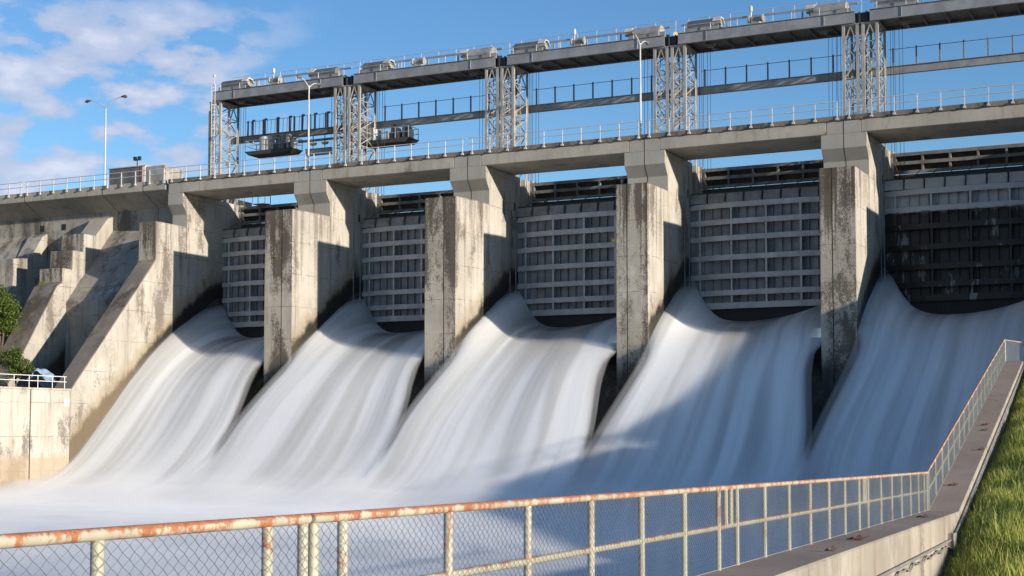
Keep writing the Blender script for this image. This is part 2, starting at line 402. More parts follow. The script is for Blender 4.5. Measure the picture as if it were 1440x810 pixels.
# end piers with their sloping training legs
def end_pier(n, xa, xb, flip, label):
    root = thing('abutment_pier', label, 'dam pier', (n*L,0,0), 'sloping abutment piers at the ends of the spillway')
    b = MB(); ca, cb = (0,1.5) if not flip else (-1.5,0)
    b.prism_x([(0,-.9),(0,-1.85),(.6,-2.63),(.6,-27),(11,-27),(11,-.9)], ca, cb)
    b.build('body', M['pier'], root)
    k = MB(); k.box(ca+(.02 if not flip else .37),cb-(.37 if not flip else .02),0,4.7,-.9,-.034); k.build('cap', M['cap'], root, bevel=.02)
    f = MB(); f.prism_x([(-.004,-.9),(-.004,-1.851),(.598,-2.634),(.598,-3.7),(.6,-3.7),(.6,-2.63),(0,-1.85),(0,-.9)], ca, cb); f.build('corbel_face', M['cap'], root)
    s = MB()
    if not flip: pr = [(.6,-3.68),(-3.28,-3.68),(-3.28,-6.85),(-12.54,-17.4),(-12.54,-27.5),(.6,-27.5)]
    else: pr = [(.6,-3.68),(-3.28,-3.68),(-3.28,-6.85),(-6.3,-10.1),(-9.3,-11.7),(-13.3,-14.3),(-16.5,-15.9),(-16.5,-27.5),(.6,-27.5)]  # mostly unseen right leg, outline shaped for the shadow it throws on the water
    s.prism_x(pr, xa, xb)
    o = s.build('training_leg', [M['pier'], M['front'], M['leg']], root, bevel=.06)
    for p in o.data.polygons:
        if p.normal.y < -.95 and p.center.z > -8: p.material_index = 1
        elif p.normal.z > .3 and p.normal.y < -.3: p.material_index = 2
    return root
end_pier(-1, -.28, 1.5, False, 'left abutment pier with long brown sloping leg running down to the river wall')
end_pier(4, -1.0, .6, True, 'right abutment pier at the frame edge above the walkway end')

# ------------------------------------------------------------------ deck spans
span_lab = ['concrete deck span over the leftmost bay, beside the left abutment','concrete deck span above the second bay from the left',
            'concrete deck span above the middle bay','concrete deck span over the fourth bay, left of rightmost pier','concrete deck span reaching the right frame edge']
def curb_posts(x0, x1):
    n = max(2, round((x1-x0-.5)/1.45)); return [x0+.3+(x1-x0-.6)*i/n for i in range(n+1)]
def build_span(b):
    x0 = -14 + b*L
    root = thing('deck_span', span_lab[b], 'bridge span', (x0,0,0), 'concrete spans of the deck over the spillway bays')
    m = MB(); m.box(1.15,12.85,0,4.7,-.88,-.036); m.build('beam', M['deckc'], root, bevel=.03)
    m = MB(); m.box(.015,13.985,.03,4.9,-.03,.05); m.build('road_slab', M['deckc'], root)
    m = MB(); m.box(.015,13.985,-.07,.028,-.03,.30); m.build('curb', M['leg'], root, bevel=.015)
    return root
for b in range(5): build_span(b)

# deck railing in sections
def railing(x0, x1, label):
    root = thing('deck_railing', label, 'railing', (x0,-.1,0), 'galvanised railing sections along the deck edge')
    w = x1-x0
    for z in (1.24,.80):
        t = MB(); t.tube([(.02,0,z),(w-.02,0,z)], .032, 6); t.build('rail', M['galv'], root, smooth=True)
    for x in curb_posts(0, w):
        t = MB(); t.box(x-.035,x+.035,-.035,.035,.03,1.26); t.box(x-.09,x+.09,-.09,.03,.02,.14); t.build('post', M['galv'], root)
    return root
railing(-46,-29.9,'railing on the non overflow dam at the left frame edge')
railing(-29.75,-14.1,'railing on the dam crest in front of the cabin')
RL = ['railing over the leftmost bay beside the ladder mast','railing over the second bay, left of the second lattice pair','railing over the middle bay','railing over the fourth bay','railing over the fifth bay at right frame edge']
for b in range(5): railing(-14+b*L+.1, b*L-.1, RL[b])

# ------------------------------------------------------------------ left non overflow dam
root = thing('gravity_dam', 'long concrete gravity dam wall with overhanging deck left of the spillway', 'dam', (-14,0,0))
prof = [(0,.3),(0,-.48),(2,-1.65),(2,-3.2),(-3.6,-9.9),(-3.6,-28),(12,-28),(12,.05),(.25,.05),(.25,.3)]
m = MB(); m.prism_x(prof, -70, -15.0); m.prism_x(prof, -10.2, -.30)
m.prism_x([(0,.3),(0,-.48),(2,-1.65),(2,-28),(12,-28),(12,.05),(.25,.05),(.25,.3)], -15.0, -10.2)
o = m.build('wall', [M['damc'], M['deckc']], root, bevel=.02)
for p in o.data.polygons:
    if p.normal.y < -.9 and p.center.z > -1: p.material_index = 1
    elif p.normal.z < -.3: p.material_index = 1
s = MB()
for jx in (-15.82,-7.04,-2.67):
    s.poly([(jx-.03,-.005,.3),(jx+.03,-.005,.3),(jx+.03,-.005,-.485),(jx-.03,-.005,-.485)],[(0,3,2,1)])
    s.poly([(jx-.03,-.003,-.486),(jx+.03,-.003,-.486),(jx+.03,1.994,-1.654),(jx-.03,1.994,-1.654)],[(0,3,2,1)])
    s.poly([(jx-.03,1.994,-1.65),(jx+.03,1.994,-1.65),(jx+.03,1.994,-3.2),(jx-.03,1.994,-3.2)],[(0,3,2,1)])
s.build('joint_seal', M['seal'], root)
s = MB()
for wx in (-15.9,-13.4): s.box(wx,wx+.5,1.985,2.0,-2.9,-2.35)
s.build('drain_opening', M['black'], root)

root = thing('stepped_buttress', 'concrete buttress with three dark stained steps and a pale sloped top block', 'buttress', (-21.5,0,0))
m = MB(); m.prism_x([(2.2,-2.0),(1.3,-2.3),(-.1,-3.87),(-.1,-9),(2.2,-9)], -2.0, -.006); m.build('top_block', M['deckc'], root, bevel=.04)
m = MB(); m.prism_x([(-.1,-3.95),(-1.65,-3.95),(-1.65,-5.5),(-2.9,-5.5),(-2.9,-7.1),(-4.1,-7.1),(-4.1,-8.3),(-4.7,-8.65),(-9.9,-16.85),(-9.9,-27),(-.1,-27)], -2.5, 0)
o = m.build('stepped_leg', [M['pier'], M['front'], M['leg']], root, bevel=.05)
for p in o.data.polygons:
    if p.normal.y < -.95: p.material_index = 1
    elif p.normal.z > .3: p.material_index = 2
root = thing('plain_buttress', 'concrete buttress block with sloped top at the left frame edge', 'buttress', (-29,0,0))
m = MB(); m.prism_x([(1.99,-3.1),(1.4,-3.45),(0,-5.5),(-2.0,-5.72),(-2.0,-27),(1.99,-27)], -1.75, .012); o = m.build('block', M['pier'], root, bevel=.04)
m = MB(); m.prism_x([(-.2,-5.8),(-2.2,-6.6),(-8,-14.9),(-8,-27),(-.2,-27)], -4.6, -1.76); o = m.build('leg', [M['pier'],M['leg']], root, bevel=.04)

# river wall along the left bank, continuing the face of the left training leg
root = thing('river_wall', 'pale river wall with a brown waterline band running downstream from the sloping leg', 'wall', (-12.5,-12.6,-17.4))
m = MB(); m.box(-1.78,0,-60,-.002,-11,-.12); m.build('wall', M['low'], root, bevel=.03)
m = MB(); m.box(-1.78,.05,-60,-.002,-.118,.0); m.build('coping', M['low'], root)
m = MB(); m.box(-.02,.008,-4.05,-3.96,-8,-.13); m.box(-.02,.008,-13.05,-12.96,-8,-.13); m.build('joint_seal', M['seal'], root)
m = MB(); m.box(-60,-14.285,-72,-3.7,-28.4,-17.46); tag(m.build('terrace', M['ground']), 'flat terrace behind the river wall where the shrubs grow', 'terrace', kind='structure')
root = thing('river_wall_railing', 'white pipe railing on the pale river wall below the trees', 'railing', (-12.62,-12.9,-17.4))
for z in (.88,.5):
    t = MB(); t.tube([(0,-40,z),(0,0,z)], .03, 6); t.build('rail', M['white'], root, smooth=True)
for i, y in enumerate([-.2,-1.45,-2.9,-3.75,-5.2,-6.6,-8.0,-9.4,-10.8,-12.2]):
    t = MB(); t.tube([(0,y,0),(0,y,.88)], .028, 6); t.build('post', M['white'], root, smooth=True)
m = MB(); m.box(-.02,.03,-.22,.22,-.28,.28); m.box(.03,.05,-.2,.2,.2,.26)
o = m.build('notice_plate', M['white'], None, loc=(-12.48,-13.0,-18.4)); tag(o, 'small white plate on the pale river wall beside the sloping leg', 'plate')

# blue tarp
nx, ny = 26, 14
u = np.linspace(0,1,nx); v = np.linspace(0,1,ny); U, V = np.meshgrid(u, v)
hz = (.55+1.0*np.exp(-((U-.42)/.30)**2)+.35*np.sin(U*9+V*3)*.3)*(np.sin(np.pi*np.clip(V*.75+.25,0,1))**.5)
TX = -17.3+2.3*U+.12*np.sin(V*7+U*4); TY = -12.2+1.6*V+.15*np.sin(U*13); TZ = -17.3+hz*1.05+.05*np.sin(U*31+V*9)
o = grid_obj('tarpaulin', TX, TY, TZ, M['tarp']); o.modifiers.new('thick','SOLIDIFY').thickness = .02
tag(o, 'crumpled blue tarpaulin lying behind the white river wall railing', 'tarp')

# cabin on the dam crest
root = thing('site_cabin', 'small grey site cabin with a red and white door end on the dam crest', 'cabin', (-22.1,2,.05))
m = MB(); m.prism_x([(0,0),(0,2.02),(2.6,2.1),(2.6,0)], 0, 3.4); m.build('wall', M['hoistd'], root)
m = MB(); m.prism_x([(-.08,2.04),(-.08,2.12),(2.7,2.22),(2.7,2.13)], -.05, 4.0); m.build('roof', M['deckc'], root)
m = MB(); m.box(3.42,3.62,-.03,2.4,0,2.0); m.build('door', M['red'], root)
m = MB(); m.box(3.64,3.95,-.03,2.4,0,2.12); m.build('door_frame', M['white'], root)
m = MB(); m.prism_x([(0.02,0),(0.02,1.98),(2.5,1.9),(2.5,0)], 3.96, 6.0); m.build('annex', M['hoistl'], root)
root = thing('floodlight_mast', 'short black mast with two small floodlights above the cabin roof', 'floodlight', (-19.8,2.9,2.2))
m = MB(); m.tube([(0,0,0),(0,0,.75)],.05,8); m.tube([(-.22,0,.7),(.22,0,.7)],.03,6); m.build('mast', M['black'], root)
for sx in (-.24,.24):
    m = MB(); m.prism_y([(sx-.1,.65),(sx+.1,.65),(sx+.13,.98),(sx-.13,.98)], -.12,.1); m.build('floodlight', M['black'], root)

# street lamps
lamp_lab = ['double armed street lamp at the left by the cabin','slim double armed lamp post over the first free standing pier','double armed lamp post near the third lattice pair']
def lamp(x, y, h, label, rot=0, reach=1.75, rise=.85):
    root = thing('street_lamp', label, 'street lamp', (x,y,.05), 'double armed lamp posts along the deck'); root.rotation_euler.z = rot
    m = MB(); m.tube([(0,0,0),(0,0,h*.5),(0,0,h)], [.085,.07,.05], 10); m.box(-.16,.16,-.16,.16,0,.06); m.build('pole', M['galv'], root, smooth=False)
    for s in (-1,1):
        pts = [(s*reach*(i/8), 0, h-.15+ rise*math.sin(i/8*math.pi/2)) for i in range(9)]
        m = MB(); m.tube(pts, [.045-.015*i/8 for i in range(9)], 8); m.build('arm', M['galv'], root, smooth=True)
        m = MB(); e = pts[-1]; m.tube([(e[0]-s*.05,0,e[2]),(e[0]+s*.12,0,e[2]+.02),(e[0]+s*.4,0,e[2]-.01),(e[0]+s*.6,0,e[2]-.06)], [.05,.10,.15,.05], 10); m.build('lamp_head', M['hoistd'], root, smooth=True)
lamp(-22.6, 2.0, 7.6, lamp_lab[0]); lamp(-.25, .12, 6.7, lamp_lab[1], R(90), 1.1, .55); lamp(27.68, .12, 6.8, lamp_lab[2], R(90), 1.1, .55)

# ------------------------------------------------------------------ lattice towers
ZT = 7.78
tw_lab = {(-1,1):'single lattice tower at the left end beside the ladder mast'}
PN = ['over the first free standing pier','over the second free standing pier','over the third free standing pier','over the rightmost free standing pier']
for n in range(4):
    tw_lab[(n,0)] = 'left lattice tower of the pair '+PN[n]; tw_lab[(n,1)] = 'right lattice tower of the pair '+PN[n]
def make_tower():
    w, d, z0 = .96, 2.6, -.9
    root = thing('lattice_tower', 'x', 'lattice tower', (0,0,0), 'steel lattice towers carrying the hoist girders')
    for x in (0,w):
        for y in (0,d):
            m = MB()
            if y == 0: m.box(x-.10,x+.10,-.012,.012,0,ZT-z0); m.box(x-.10,x-.08,.012,.2,0,ZT-z0); m.box(x+.08,x+.10,.012,.2,0,ZT-z0)
            else: m.box(x-.09,x+.09,d-.012,d+.012,0,ZT-z0); m.box(x-.012,x+.012,d-.2,d-.012,0,ZT-z0)
            m.build('leg', M['lattice'], root)
    H = ZT-z0; np_ = 7; hp = H/np_
    for yy, nm in ((.05,'front_bracing'),(d-.05,'rear_bracing')):
        m = MB()
        for i in range(np_):
            za, zb = i*hp, (i+1)*hp
            if i == np_-1: m.bar((.05,yy,za),(w/2,yy,zb-.1),.07); m.bar((w/2,yy,zb-.1),(w-.05,yy,za),.07)
            elif i % 2 == 0: m.bar((.05,yy,za),(w-.05,yy,zb),.07)
            else: m.bar((w-.05,yy,za),(.05,yy,zb),.07)
            m.bar((.05,yy+.03,zb-.03),(w-.05,yy+.03,zb-.03),.06)
        m.build(nm, M['lattice'], root)
    for xx in (0,w):
        m = MB()
        for i in range(np_):
            za, zb = i*hp, (i+1)*hp
            m.bar((xx,.1,za),(xx,d-.1,zb),.07); m.bar((xx,.1,zb),(xx,d-.1,zb),.06)
            if i % 2: m.bar((xx,.1,zb),(xx,d-.1,za),.06)
            m.bar((xx,d*.5,za),(xx,d*.5,zb),.05)
        m.build('side_bracing', M['lattice'], root)
    m = MB()
    m.box(-.14,w+.14,-.05,d+.05,H,H+.06); m.build('head_plate', M['lattice'], root)
    return root
proto = make_tower(); first = True
for (n, s), lb in tw_lab.items():
    loc = (n*L + (-1.12 if s == 0 else .24), 5.2, -.9)
    if first: proto.location = loc; proto['label'] = lb; first = False
    else: dup(proto, loc, lb)

# ------------------------------------------------------------------ hoist girders
GZ0, GZ1, GY0, GY1 = 7.86, 8.68, 5.1, 8.15
gl = ['leftmost grey hoist girder from the ladder mast to the first lattice pair','grey hoist girder between the first and second lattice pairs','grey hoist girder between the second and third lattice pairs',
      'grey hoist girder between the third and fourth lattice pairs','grey hoist girder running out of the frame at top right']
def girder(b):
    x0 = -14 + b*L + (.75 if b else .55); x1 = b*L - .28
    w = x1-x0
    root = thing('hoist_girder', gl[b], 'steel girder', (x0,GY0,GZ0), 'hoist girders on top of the lattice towers')
    h = GZ1-GZ0; d = GY1-GY0
    m = MB(); m.box(0,w,0,.03,.04,h-.03); m.box(0,w,-.09,.16,0,.038); m.box(0,w,-.09,.16,h-.028,h)
    for i in range(1,6): m.box(w*i/6-.015,w*i/6+.015,-.06,-.002,.04,h-.03) if i in (1,5) else None
    m.build('front_plate', M['girder'], root)
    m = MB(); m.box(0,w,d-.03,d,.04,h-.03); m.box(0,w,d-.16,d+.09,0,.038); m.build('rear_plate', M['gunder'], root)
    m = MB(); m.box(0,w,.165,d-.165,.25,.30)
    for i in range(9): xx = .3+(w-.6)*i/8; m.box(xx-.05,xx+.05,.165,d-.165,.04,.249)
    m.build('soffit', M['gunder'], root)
    for xx in (2.2,w-2.4):
        m = MB(); m.prism_y([(xx-.5,-.001),(xx+.5,-.001),(xx+.2,-.28),(xx-.2,-.28)], .9, 1.0); m.bar((xx,.95,-.2),(xx,d-.3,-.02),.12); m.build('bracket', M['gunder'], root)
    m = MB(); m.box(0,w,.163,d-.1,h-.09,h-.035); m.build('walkway', M['girder'], root)
    return root
for b in range(5): girder(b)
tie_lab = ['rusty dark link frame between girders over the first pier','dark link frame between girders over the second pier','rusty dark link frame beside the orange lamp','dark link frame between girders over the rightmost pier']
for n in range(4):
    m = MB(); m.box(-.27,.74,.25,2.7,.1,.74)
    m.box(-.05,.05,.1,.25,-.02,.78); m.box(.45,.55,.1,.25,-.02,.78)
    o = m.build('girder_link', M['bulkp'], None, loc=(n*L, GY0, GZ0)); tag(o, tie_lab[n], 'girder link', 'dark links between the hoist girders')

# hoist machinery: housings
def housing(x, w, pale, label, whitehi):
    root = thing('hoist_housing', label, 'hoist housing', (x,5.4,GZ1+.28), 'hoist housings standing on the girders')
    m = MB(); m.prism_x([(.15,.14),(.1,.45),(.4,.72),(.95,.72),(1.2,.45),(1.2,.14)], 0, w); m.build('cover', M['hoistl' if pale else 'hoistd'], root, bevel=.02)
    m = MB()
    xe = w if whitehi else 0.0; s = 1 if whitehi else -1
    m.prism_x([(.06,.42),(.38,.78),(.97,.78),(1.24,.42),(1.14,.42),(.92,.68),(.43,.68),(.16,.42)], xe-.05 if s>0 else xe-.55, xe+.55 if s>0 else xe+.05); m.build('end_hood', M['hood'], root)
    m = MB(); m.box(-.2,w+.4,.1,.25,-.275,.13); m.box(-.2,w+.4,1.05,1.2,-.275,.13)
    m.build('base_frame', M['girder'], root)
    m = MB(); xx = w+.25 if whitehi else -.3
    m.tube([(xx-.25,.4,.35),(xx+.3,.4,.35)],.2,10); m.box(xx-.15,xx+.15,.7,1.1,.13,.45); m.build('motor', M['hoistl'], root)
hs = [(-13.0,2.2,0,'dark hoist housing with a pale hood at the far left girder end',1),(-3.5,2.2,0,'dark hoist housing just left of the first lattice pair, pale hood on its left',0),
      (1.3,2.0,0,'dark hoist housing just right of the first lattice pair with white hood',1),(10.9,2.3,1,'pale rusty hoist housing just left of the second lattice pair',0),
      (15.1,2.1,0,'dark hoist housing just right of the second lattice pair with white hood',1),(24.9,2.3,1,'pale hoist housing left of the third lattice pair behind the lamp post',0),
      (29.3,2.0,0,'dark hoist housing right of the orange lamp over the third lattice pair',1),(38.7,2.3,1,'pale hoist housing left of the fourth lattice pair at the top edge',0),
      (43.2,2.2,0,'dark hoist housing right of the fourth lattice pair cut by the top edge',1)]
for a in hs: housing(*a)
# gearboxes, beacons, shafts, handrails per girder
gb = ['on the leftmost girder','on the girder between first and second lattice pairs','on the girder between second and third lattice pairs','on the girder between third and fourth lattice pairs','on the rightmost girder']
for b in range(5):
    x = -14+b*L
    if b < 4:
        root = thing('gearbox', 'small brownish gearbox with wheels '+gb[b], 'gearbox', (x+6.4,5.7,GZ1), 'gearboxes in the middle of each girder')
        m = MB(); m.box(-.35,.35,.1,.7,.01,.75); m.build('case', M['hoistl'], root, bevel=.03)
        for xx in (-.5,.5):
            m = MB(); m.tube([(xx-.06,0.2,.62),(xx+.06,.2,.62)],.28,14); m.build('wheel', M['lattice'], root)
    if b in (0,2,3):
        root = thing('horn_post', 'pale round siren head '+gb[b], 'siren', (x+5.9,6.4,GZ1), 'siren posts on the girders')
        m = MB(); m.tube([(0,0,0),(0,0,1.25)],.05,8); m.build('post', M['galv'], root)
        m = MB(); m.tube([(0,0,1.25),(0,0,1.35),(0,0,1.65),(0,0,1.75)],[.07,.13,.13,.07],12); m.build('head', M['hood'], root)
    m = MB(); m.tube([(.5,0,0),(13.6,0,0)],.085,8)
    for i in range(5): m.box(1.2+i*2.8,1.3+i*2.8,-.06,.06,-1.0,0)
    o = m.build('drive_shaft', M['girder'], None, loc=(x,6.6,GZ1+1.0)); tag(o, 'long horizontal drive shaft pipe '+gb[b], 'drive shaft', 'drive shafts along the girders')
    root = thing('girder_handrail', 'thin wire handrail with posts '+gb[b], 'handrail', (x,8.0,GZ1), 'handrails on the hoist girders')
    for z in (1.85,1.35):
        m = MB(); m.tube([(.4,0,z),(13.9,0,z)],.02,5); m.build('rail', M['galv'], root)
    for i in range(9):
        m = MB(); m.box(.6+i*1.62-.025,.6+i*1.62+.025,-.025,.025,-.04,1.87); m.build('post', M['galv'], root)
    root = thing('toe_handrail', 'low front handrail of short pale posts '+gb[b], 'handrail', (x,5.25,GZ1), 'low handrails at the front of the girders')
    for z in (.55,):
        m = MB(); m.tube([(.8,0,z),(13.7,0,z)],.018,5); m.build('rail', M['galv'], root)
    for i in range(7):
        m = MB(); m.box(1.2+i*2.0-.025,1.2+i*2.0+.025,-.025,.025,0,.57); m.build('post', M['galv'], root)
# orange lamp
lm, lt, lb_ = newmat('orange_lamp_glow'); lb_.inputs['Emission Color'].default_value = (1,.30,.05,1); lb_.inputs['Emission Strength'].default_value = 1.6; lb_.inputs['Base Color'].default_value = (.9,.5,.2,1)
root = thing('warning_lamp', 'lit orange warning lamp on the girder over the third pier', 'lamp', (28.1,6.4,GZ1))
m = MB(); m.tube([(0,0,-.1),(0,0,.22)],.05,8); m.build('stand', M['galv'], root)
m = MB(); m.ball((0,0,.36),.15); m.build('bulb', lm, root, smooth=True)

# ------------------------------------------------------------------ catwalk beams (lower, at the rear legs)
cl = ['leftmost lower catwalk beam hung with many rods and the trolley','lower catwalk beam between the first and second lattice pairs','lower catwalk beam between the second and third lattice pairs',
      'lower catwalk beam between the third and fourth lattice pairs','lower catwalk beam right of the fourth lattice pair']
for b in range(5):
    x0 = -14+b*L
    root = thing('catwalk_beam', cl[b], 'catwalk', (x0,8.3,4.72), 'lower catwalk beams behind the lattice towers')
    w = 13.96; xs0 = .02
    m = MB(); m.box(xs0,w,0,.03,.03,.55); m.box(xs0,w,-.1,.2,0,.028); m.box(xs0,w,-.1,.2,.552,.58); m.box(xs0,w,.2,1.0,.50,.548)
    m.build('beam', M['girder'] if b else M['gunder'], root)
    m = MB(); m.tube([(1.3,.4,1.9),(13.2,.4,1.9)],.022,5); m.build('rail', M['rope'], root)
    for i in range(8):
        xx = 1.6+i*1.62
        m = MB(); m.box(xx-.05,xx+.05,.35,.45,.581,2.0); m.build('post', M['gunder'], root)
    if b == 0:
        m = MB()
        for i in range(26):
            xx = 1.5+i*.42; m.bar((xx,.4,.58),(xx+.05,.4,1.88),.025)
        m.build('hanger_rods', M['rope'], root)
        for i in range(7):
            xx = 2.1+i*1.3
            m = MB(); m.box(xx-.07,xx+.07,.35,.45,.581,2.02); m.box(xx-.05,xx+.25,.38,.42,1.9,2.06); m.build('post', M['gunder'], root)

# trolleys under the beam
def trolley(x, z, label, mirror):
    root = thing('hoist_trolley', label, 'trolley', (x,7.2,z), 'hanging hoist trolleys under the catwalk')
    m = MB(); m.prism_y([(.4,-.12),(4.4,-.12),(4.9,.22),(0,.22)], -.1, 1.7); m.build('tray', M['bulkp'], root)
    m = MB(); cx = 1.3 if not mirror else .1; m.tube([(cx+.6,.6,.23),(cx+.6,.6,1.42)],.66,16) if not mirror else m.box(cx,cx+1.3,.1,1.4,.23,1.3); m.build('cabinet', M['galv'], root)
    for i in range(7):
        m = MB(); xx = 2.5+i*.36
        m.box(xx,xx+.22,.3+.2*(i%3),.8+.2*(i%3),.23,.95+.30*((i*5)%3)); m.build('machine_block', M['hoistd'] if i%2 else M['lattice'], root)
    m = MB()
    for xx in (.05,.9,2.4,3.6,4.85):
        m.bar((xx,-.05,.2),(xx,-.05,1.15),.05); m.bar((xx,1.6,.2),(xx,1.6,1.15),.05)
    for z_ in (.7,1.15):
        m.bar((.05,-.05,z_),(4.85,-.05,z_),.04); m.bar((.05,1.6,z_),(4.85,1.6,z_),.04); m.bar((.05,-.05,z_),(.05,1.6,z_),.04); m.bar((4.85,-.05,z_),(4.85,1.6,z_),.04)
    m.build('guard_rail', M['lattice'], root)
    m = MB()
    for xx in (.9,3.9): m.bar((xx,1.2,.2),(xx,1.2,1.36),.12)
    m.build('hanger', M['gunder'], root)
trolley(-11.6,3.42,'hoist trolley with round grey drum hanging under the leftmost catwalk beam',False)
trolley(-.1,3.30,'hoist trolley with boxy cabinet hanging right of the first lattice pair',True)
root = thing('lifting_beam', 'grey lifting beam with yellow hooks hanging left of the first lattice pair', 'lifting beam', (-6.2,8.6,3.1))
m = MB(); m.box(0,2.6,-.1,.1,0,.5); m.box(0,2.6,-.2,.2,-.03,-.002); m.box(0,2.6,-.2,.2,.502,.53); m.build('beam', M['girder'], root)
for xx in (.7,1.9):
    m = MB(); m.prism_y([(xx-.35,1.05),(xx+.35,1.05),(xx+.2,.85),(xx-.2,.85)],-.15,.15); m.build('hook_block', M['yellow'], root)
    m = MB(); m.bar((xx,0,.52),(xx,0,.86),.05); m.bar((xx,0,1.05),(xx,0,1.63),.06); m.build('chain', M['rope'], root)
m = MB(); m.box(-.8,3.6,-.15,.15,1.2,1.35); m.build('runway', M['gunder'], root)

# ladder mast at the left end
root = thing('ladder_mast', 'slender lattice ladder mast with a ball top at the left end of the girder', 'mast', (-13.55,5.0,.0))
m = MB()
for xx, yy in ((0,0),(.35,0),(.17,.35)): m.tube([(xx,yy,-.9),(xx,yy,9.3)],.035,6)
m.build('rail', M['galv'], root)
m = MB()
for i in range(34):
    z = -.7+i*.3; m.bar((0,0,z),(.35,0,z),.03); m.bar((.35,0,z),(.17,.35,z+.3),.025); m.bar((.17,.35,z),(0,0,z+.3),.025)
m.build('rungs', M['galv'], root)
m = MB(); m.tube([(.2,.1,9.2),(.2,.1,10.0)],.04,6); m.ball((.2,.1,10.05),.13); m.build('ball_top', M['galv'], root, smooth=True)
m = MB(); m.box(-.30,-.08,.0,.2,-.9,7.0); m.build('cable_tray', M['gunder'], root)

# hoist ropes
rp = {}
for n in range(-1,4):
    for s in ((-1,1) if n >= 0 else (1,)):
        side = 'left' if s < 0 else 'right'
        where = ('the single tower at the left end' if n < 0 else 'the lattice pair '+PN[n])
        root = thing('hoist_ropes', f'dark ropes just {side} of {where}', 'ropes', (n*L,6.9,-2.4), 'hoist ropes beside the lattice towers')
        for dx in (1.75,1.95,2.05,2.35,2.6):
            m = MB(); m.tube([(s*dx,0,0),(s*dx,.1*((dx*10)%3-1),10.2)],.018,4); m.build('rope', M['rope'], root)

# ------------------------------------------------------------------ gates
GR = [-4.30,-5.50,-6.68,-8.08,-9.43,-10.63,-11.56]
gate_lab = ['steel spillway gate in the leftmost bay, half hidden behind a pier','ribbed steel gate in the second bay from the left','ribbed steel gate in the middle bay with small rust spots on lower ribs',
            'clean grey ribbed gate in the fourth bay','blackened wet gate in the right bay with pale patches']
wetm, wt_, wb_ = newmat('wet_black_gate_steel')
_p = P_(wt_); _z = wt_.xyz(_p)[2]
_n = wt_.noise(wt_.vmul(_p,(1.3,1.3,.55)), .8, 8, .62, .0); _n2 = wt_.noise(wt_.vmul(_p,(3,3,.25)), 1.2, 4, .6)
_d = wt_.ramp(wt_.math('ADD', _z, wt_.math('MULTIPLY', wt_.math('SUBTRACT', _n, .5), .8)), -5.55, -5.8)
_d = wt_.math('MULTIPLY', _d, wt_.ramp(wt_.math('ADD', wt_.math('MULTIPLY', _n, .7), wt_.math('MULTIPLY', _n2, .3)), .60, .56, .55, 1.0))
wt_.put(wb_.inputs['Base Color'], wt_.mix(_d, (.40,.41,.42,1), (.012,.011,.010,1)))
wb_.inputs['Roughness'].default_value = .5
HW = 5.88
def bow(x): a = min(1, abs(x)/HW); return -.55*(1-max(0,(a-.45)/.55)**1.2)
def make_gate(mats):
    gf, gs = mats
    root = thing('spillway_gate', 'x', 'dam gate', (0,0,0), 'steel lift gates in the spillway bays')
    m = MB(); m.box(-HW,HW,.06,.12,-11.75,-3.95); m.build('skin_plate', gs, root)
    m = MB()
    for i in range(19):
        x = -HW+.1+i*(2*HW-.2)/18; m.box(x-.02,x+.02,-.13,.058,-11.7,-4.0)
    m.build('stiffeners', gs, root)
    NX = 24
    for k, z in enumerate(GR):
        m = MB(); h = .19 if k < 6 else .22
        xs_ = [-HW+2*HW*i/NX for i in range(NX+1)]
        if k == 6: xs_ = [-HW*.8+1.6*HW*i/NX for i in range(NX+1)]
        for i in range(NX):
            a, c = xs_[i], xs_[i+1]; ya, yc = bow(a), bow(c)
            # flange
            m.poly([(a,ya-.03,z-h),(c,yc-.03,z-h),(c,yc-.03,z+h),(a,ya-.03,z+h),(a,ya,z-h),(c,yc,z-h),(c,yc,z+h),(a,ya,z+h)],[(0,1,2,3),(4,7,6,5),(0,4,5,1),(3,2,6,7)])
            # web
            m.poly([(a,ya,z-.02),(c,yc,z-.02),(c,.055,z-.02),(a,.055,z-.02),(a,ya,z+.02),(c,yc,z+.02),(c,.055,z+.02),(a,.055,z+.02)],[(0,3,2,1),(4,5,6,7)])
        m.build('girder', gf, root)
    for xx in (-4.75,-2.3,.25,2.75,5.05):
        m = MB(); y = bow(xx)
        for k in range(6):
            za, zb = GR[k]-.2, GR[k+1]+.2
            m.box(xx-.07,xx+.07,y+.02,y+.05,zb,za); m.box(xx-.02,xx+.02,y+.05,.05,zb+.01,za-.01)
        m.build('post', gf, root)
    for i in range(8):
        x0 = -5.45+i*1.36
        m = MB()
        prof = [(-.30,-4.06),(-.26,-3.75),(-.14,-3.36),(-.09,-3.36),(-.21,-3.75),(-.25,-4.06)]
        m.prism_x(prof, x0, x0+1.2); m.prism_x([(-.26,-4.06),(-.52,-3.78),(-.30,-3.45),(-.1,-3.4),(-.1,-4.06)], x0+1.22, x0+1.27); m.build('flap_plate', gs, root)
    m = MB(); m.box(-HW,HW,-.05,.0,-4.05,-3.25); m.build('flap_backing', M['bulkp'], root)
    m = MB(); m.box(-HW,HW,-.30,.3,-13.3,-11.70); m.build('gap_shade_box', M['dark'], root)  # black box stands in for the shade in the gap under the gate
    for i in range(9):
        m = MB(); xx = -4.6+i*1.15; m.bar((xx,-.3,-3.2),(xx+.25,.8,-2.6),.04); m.build('link_rod', M['rope'], root)
    return root
gp = make_gate((M['gate'], M['gatep']))
for b in range(5):
    loc = (-14+b*L+7, 5.5, 0)
    if b == 0: gp.location = loc; gp['label'] = gate_lab[0]
    elif b < 4: dup(gp, loc, gate_lab[b])
    else:
        g5 = make_gate((wetm, wetm)); g5.location = loc; g5['label'] = gate_lab[4]
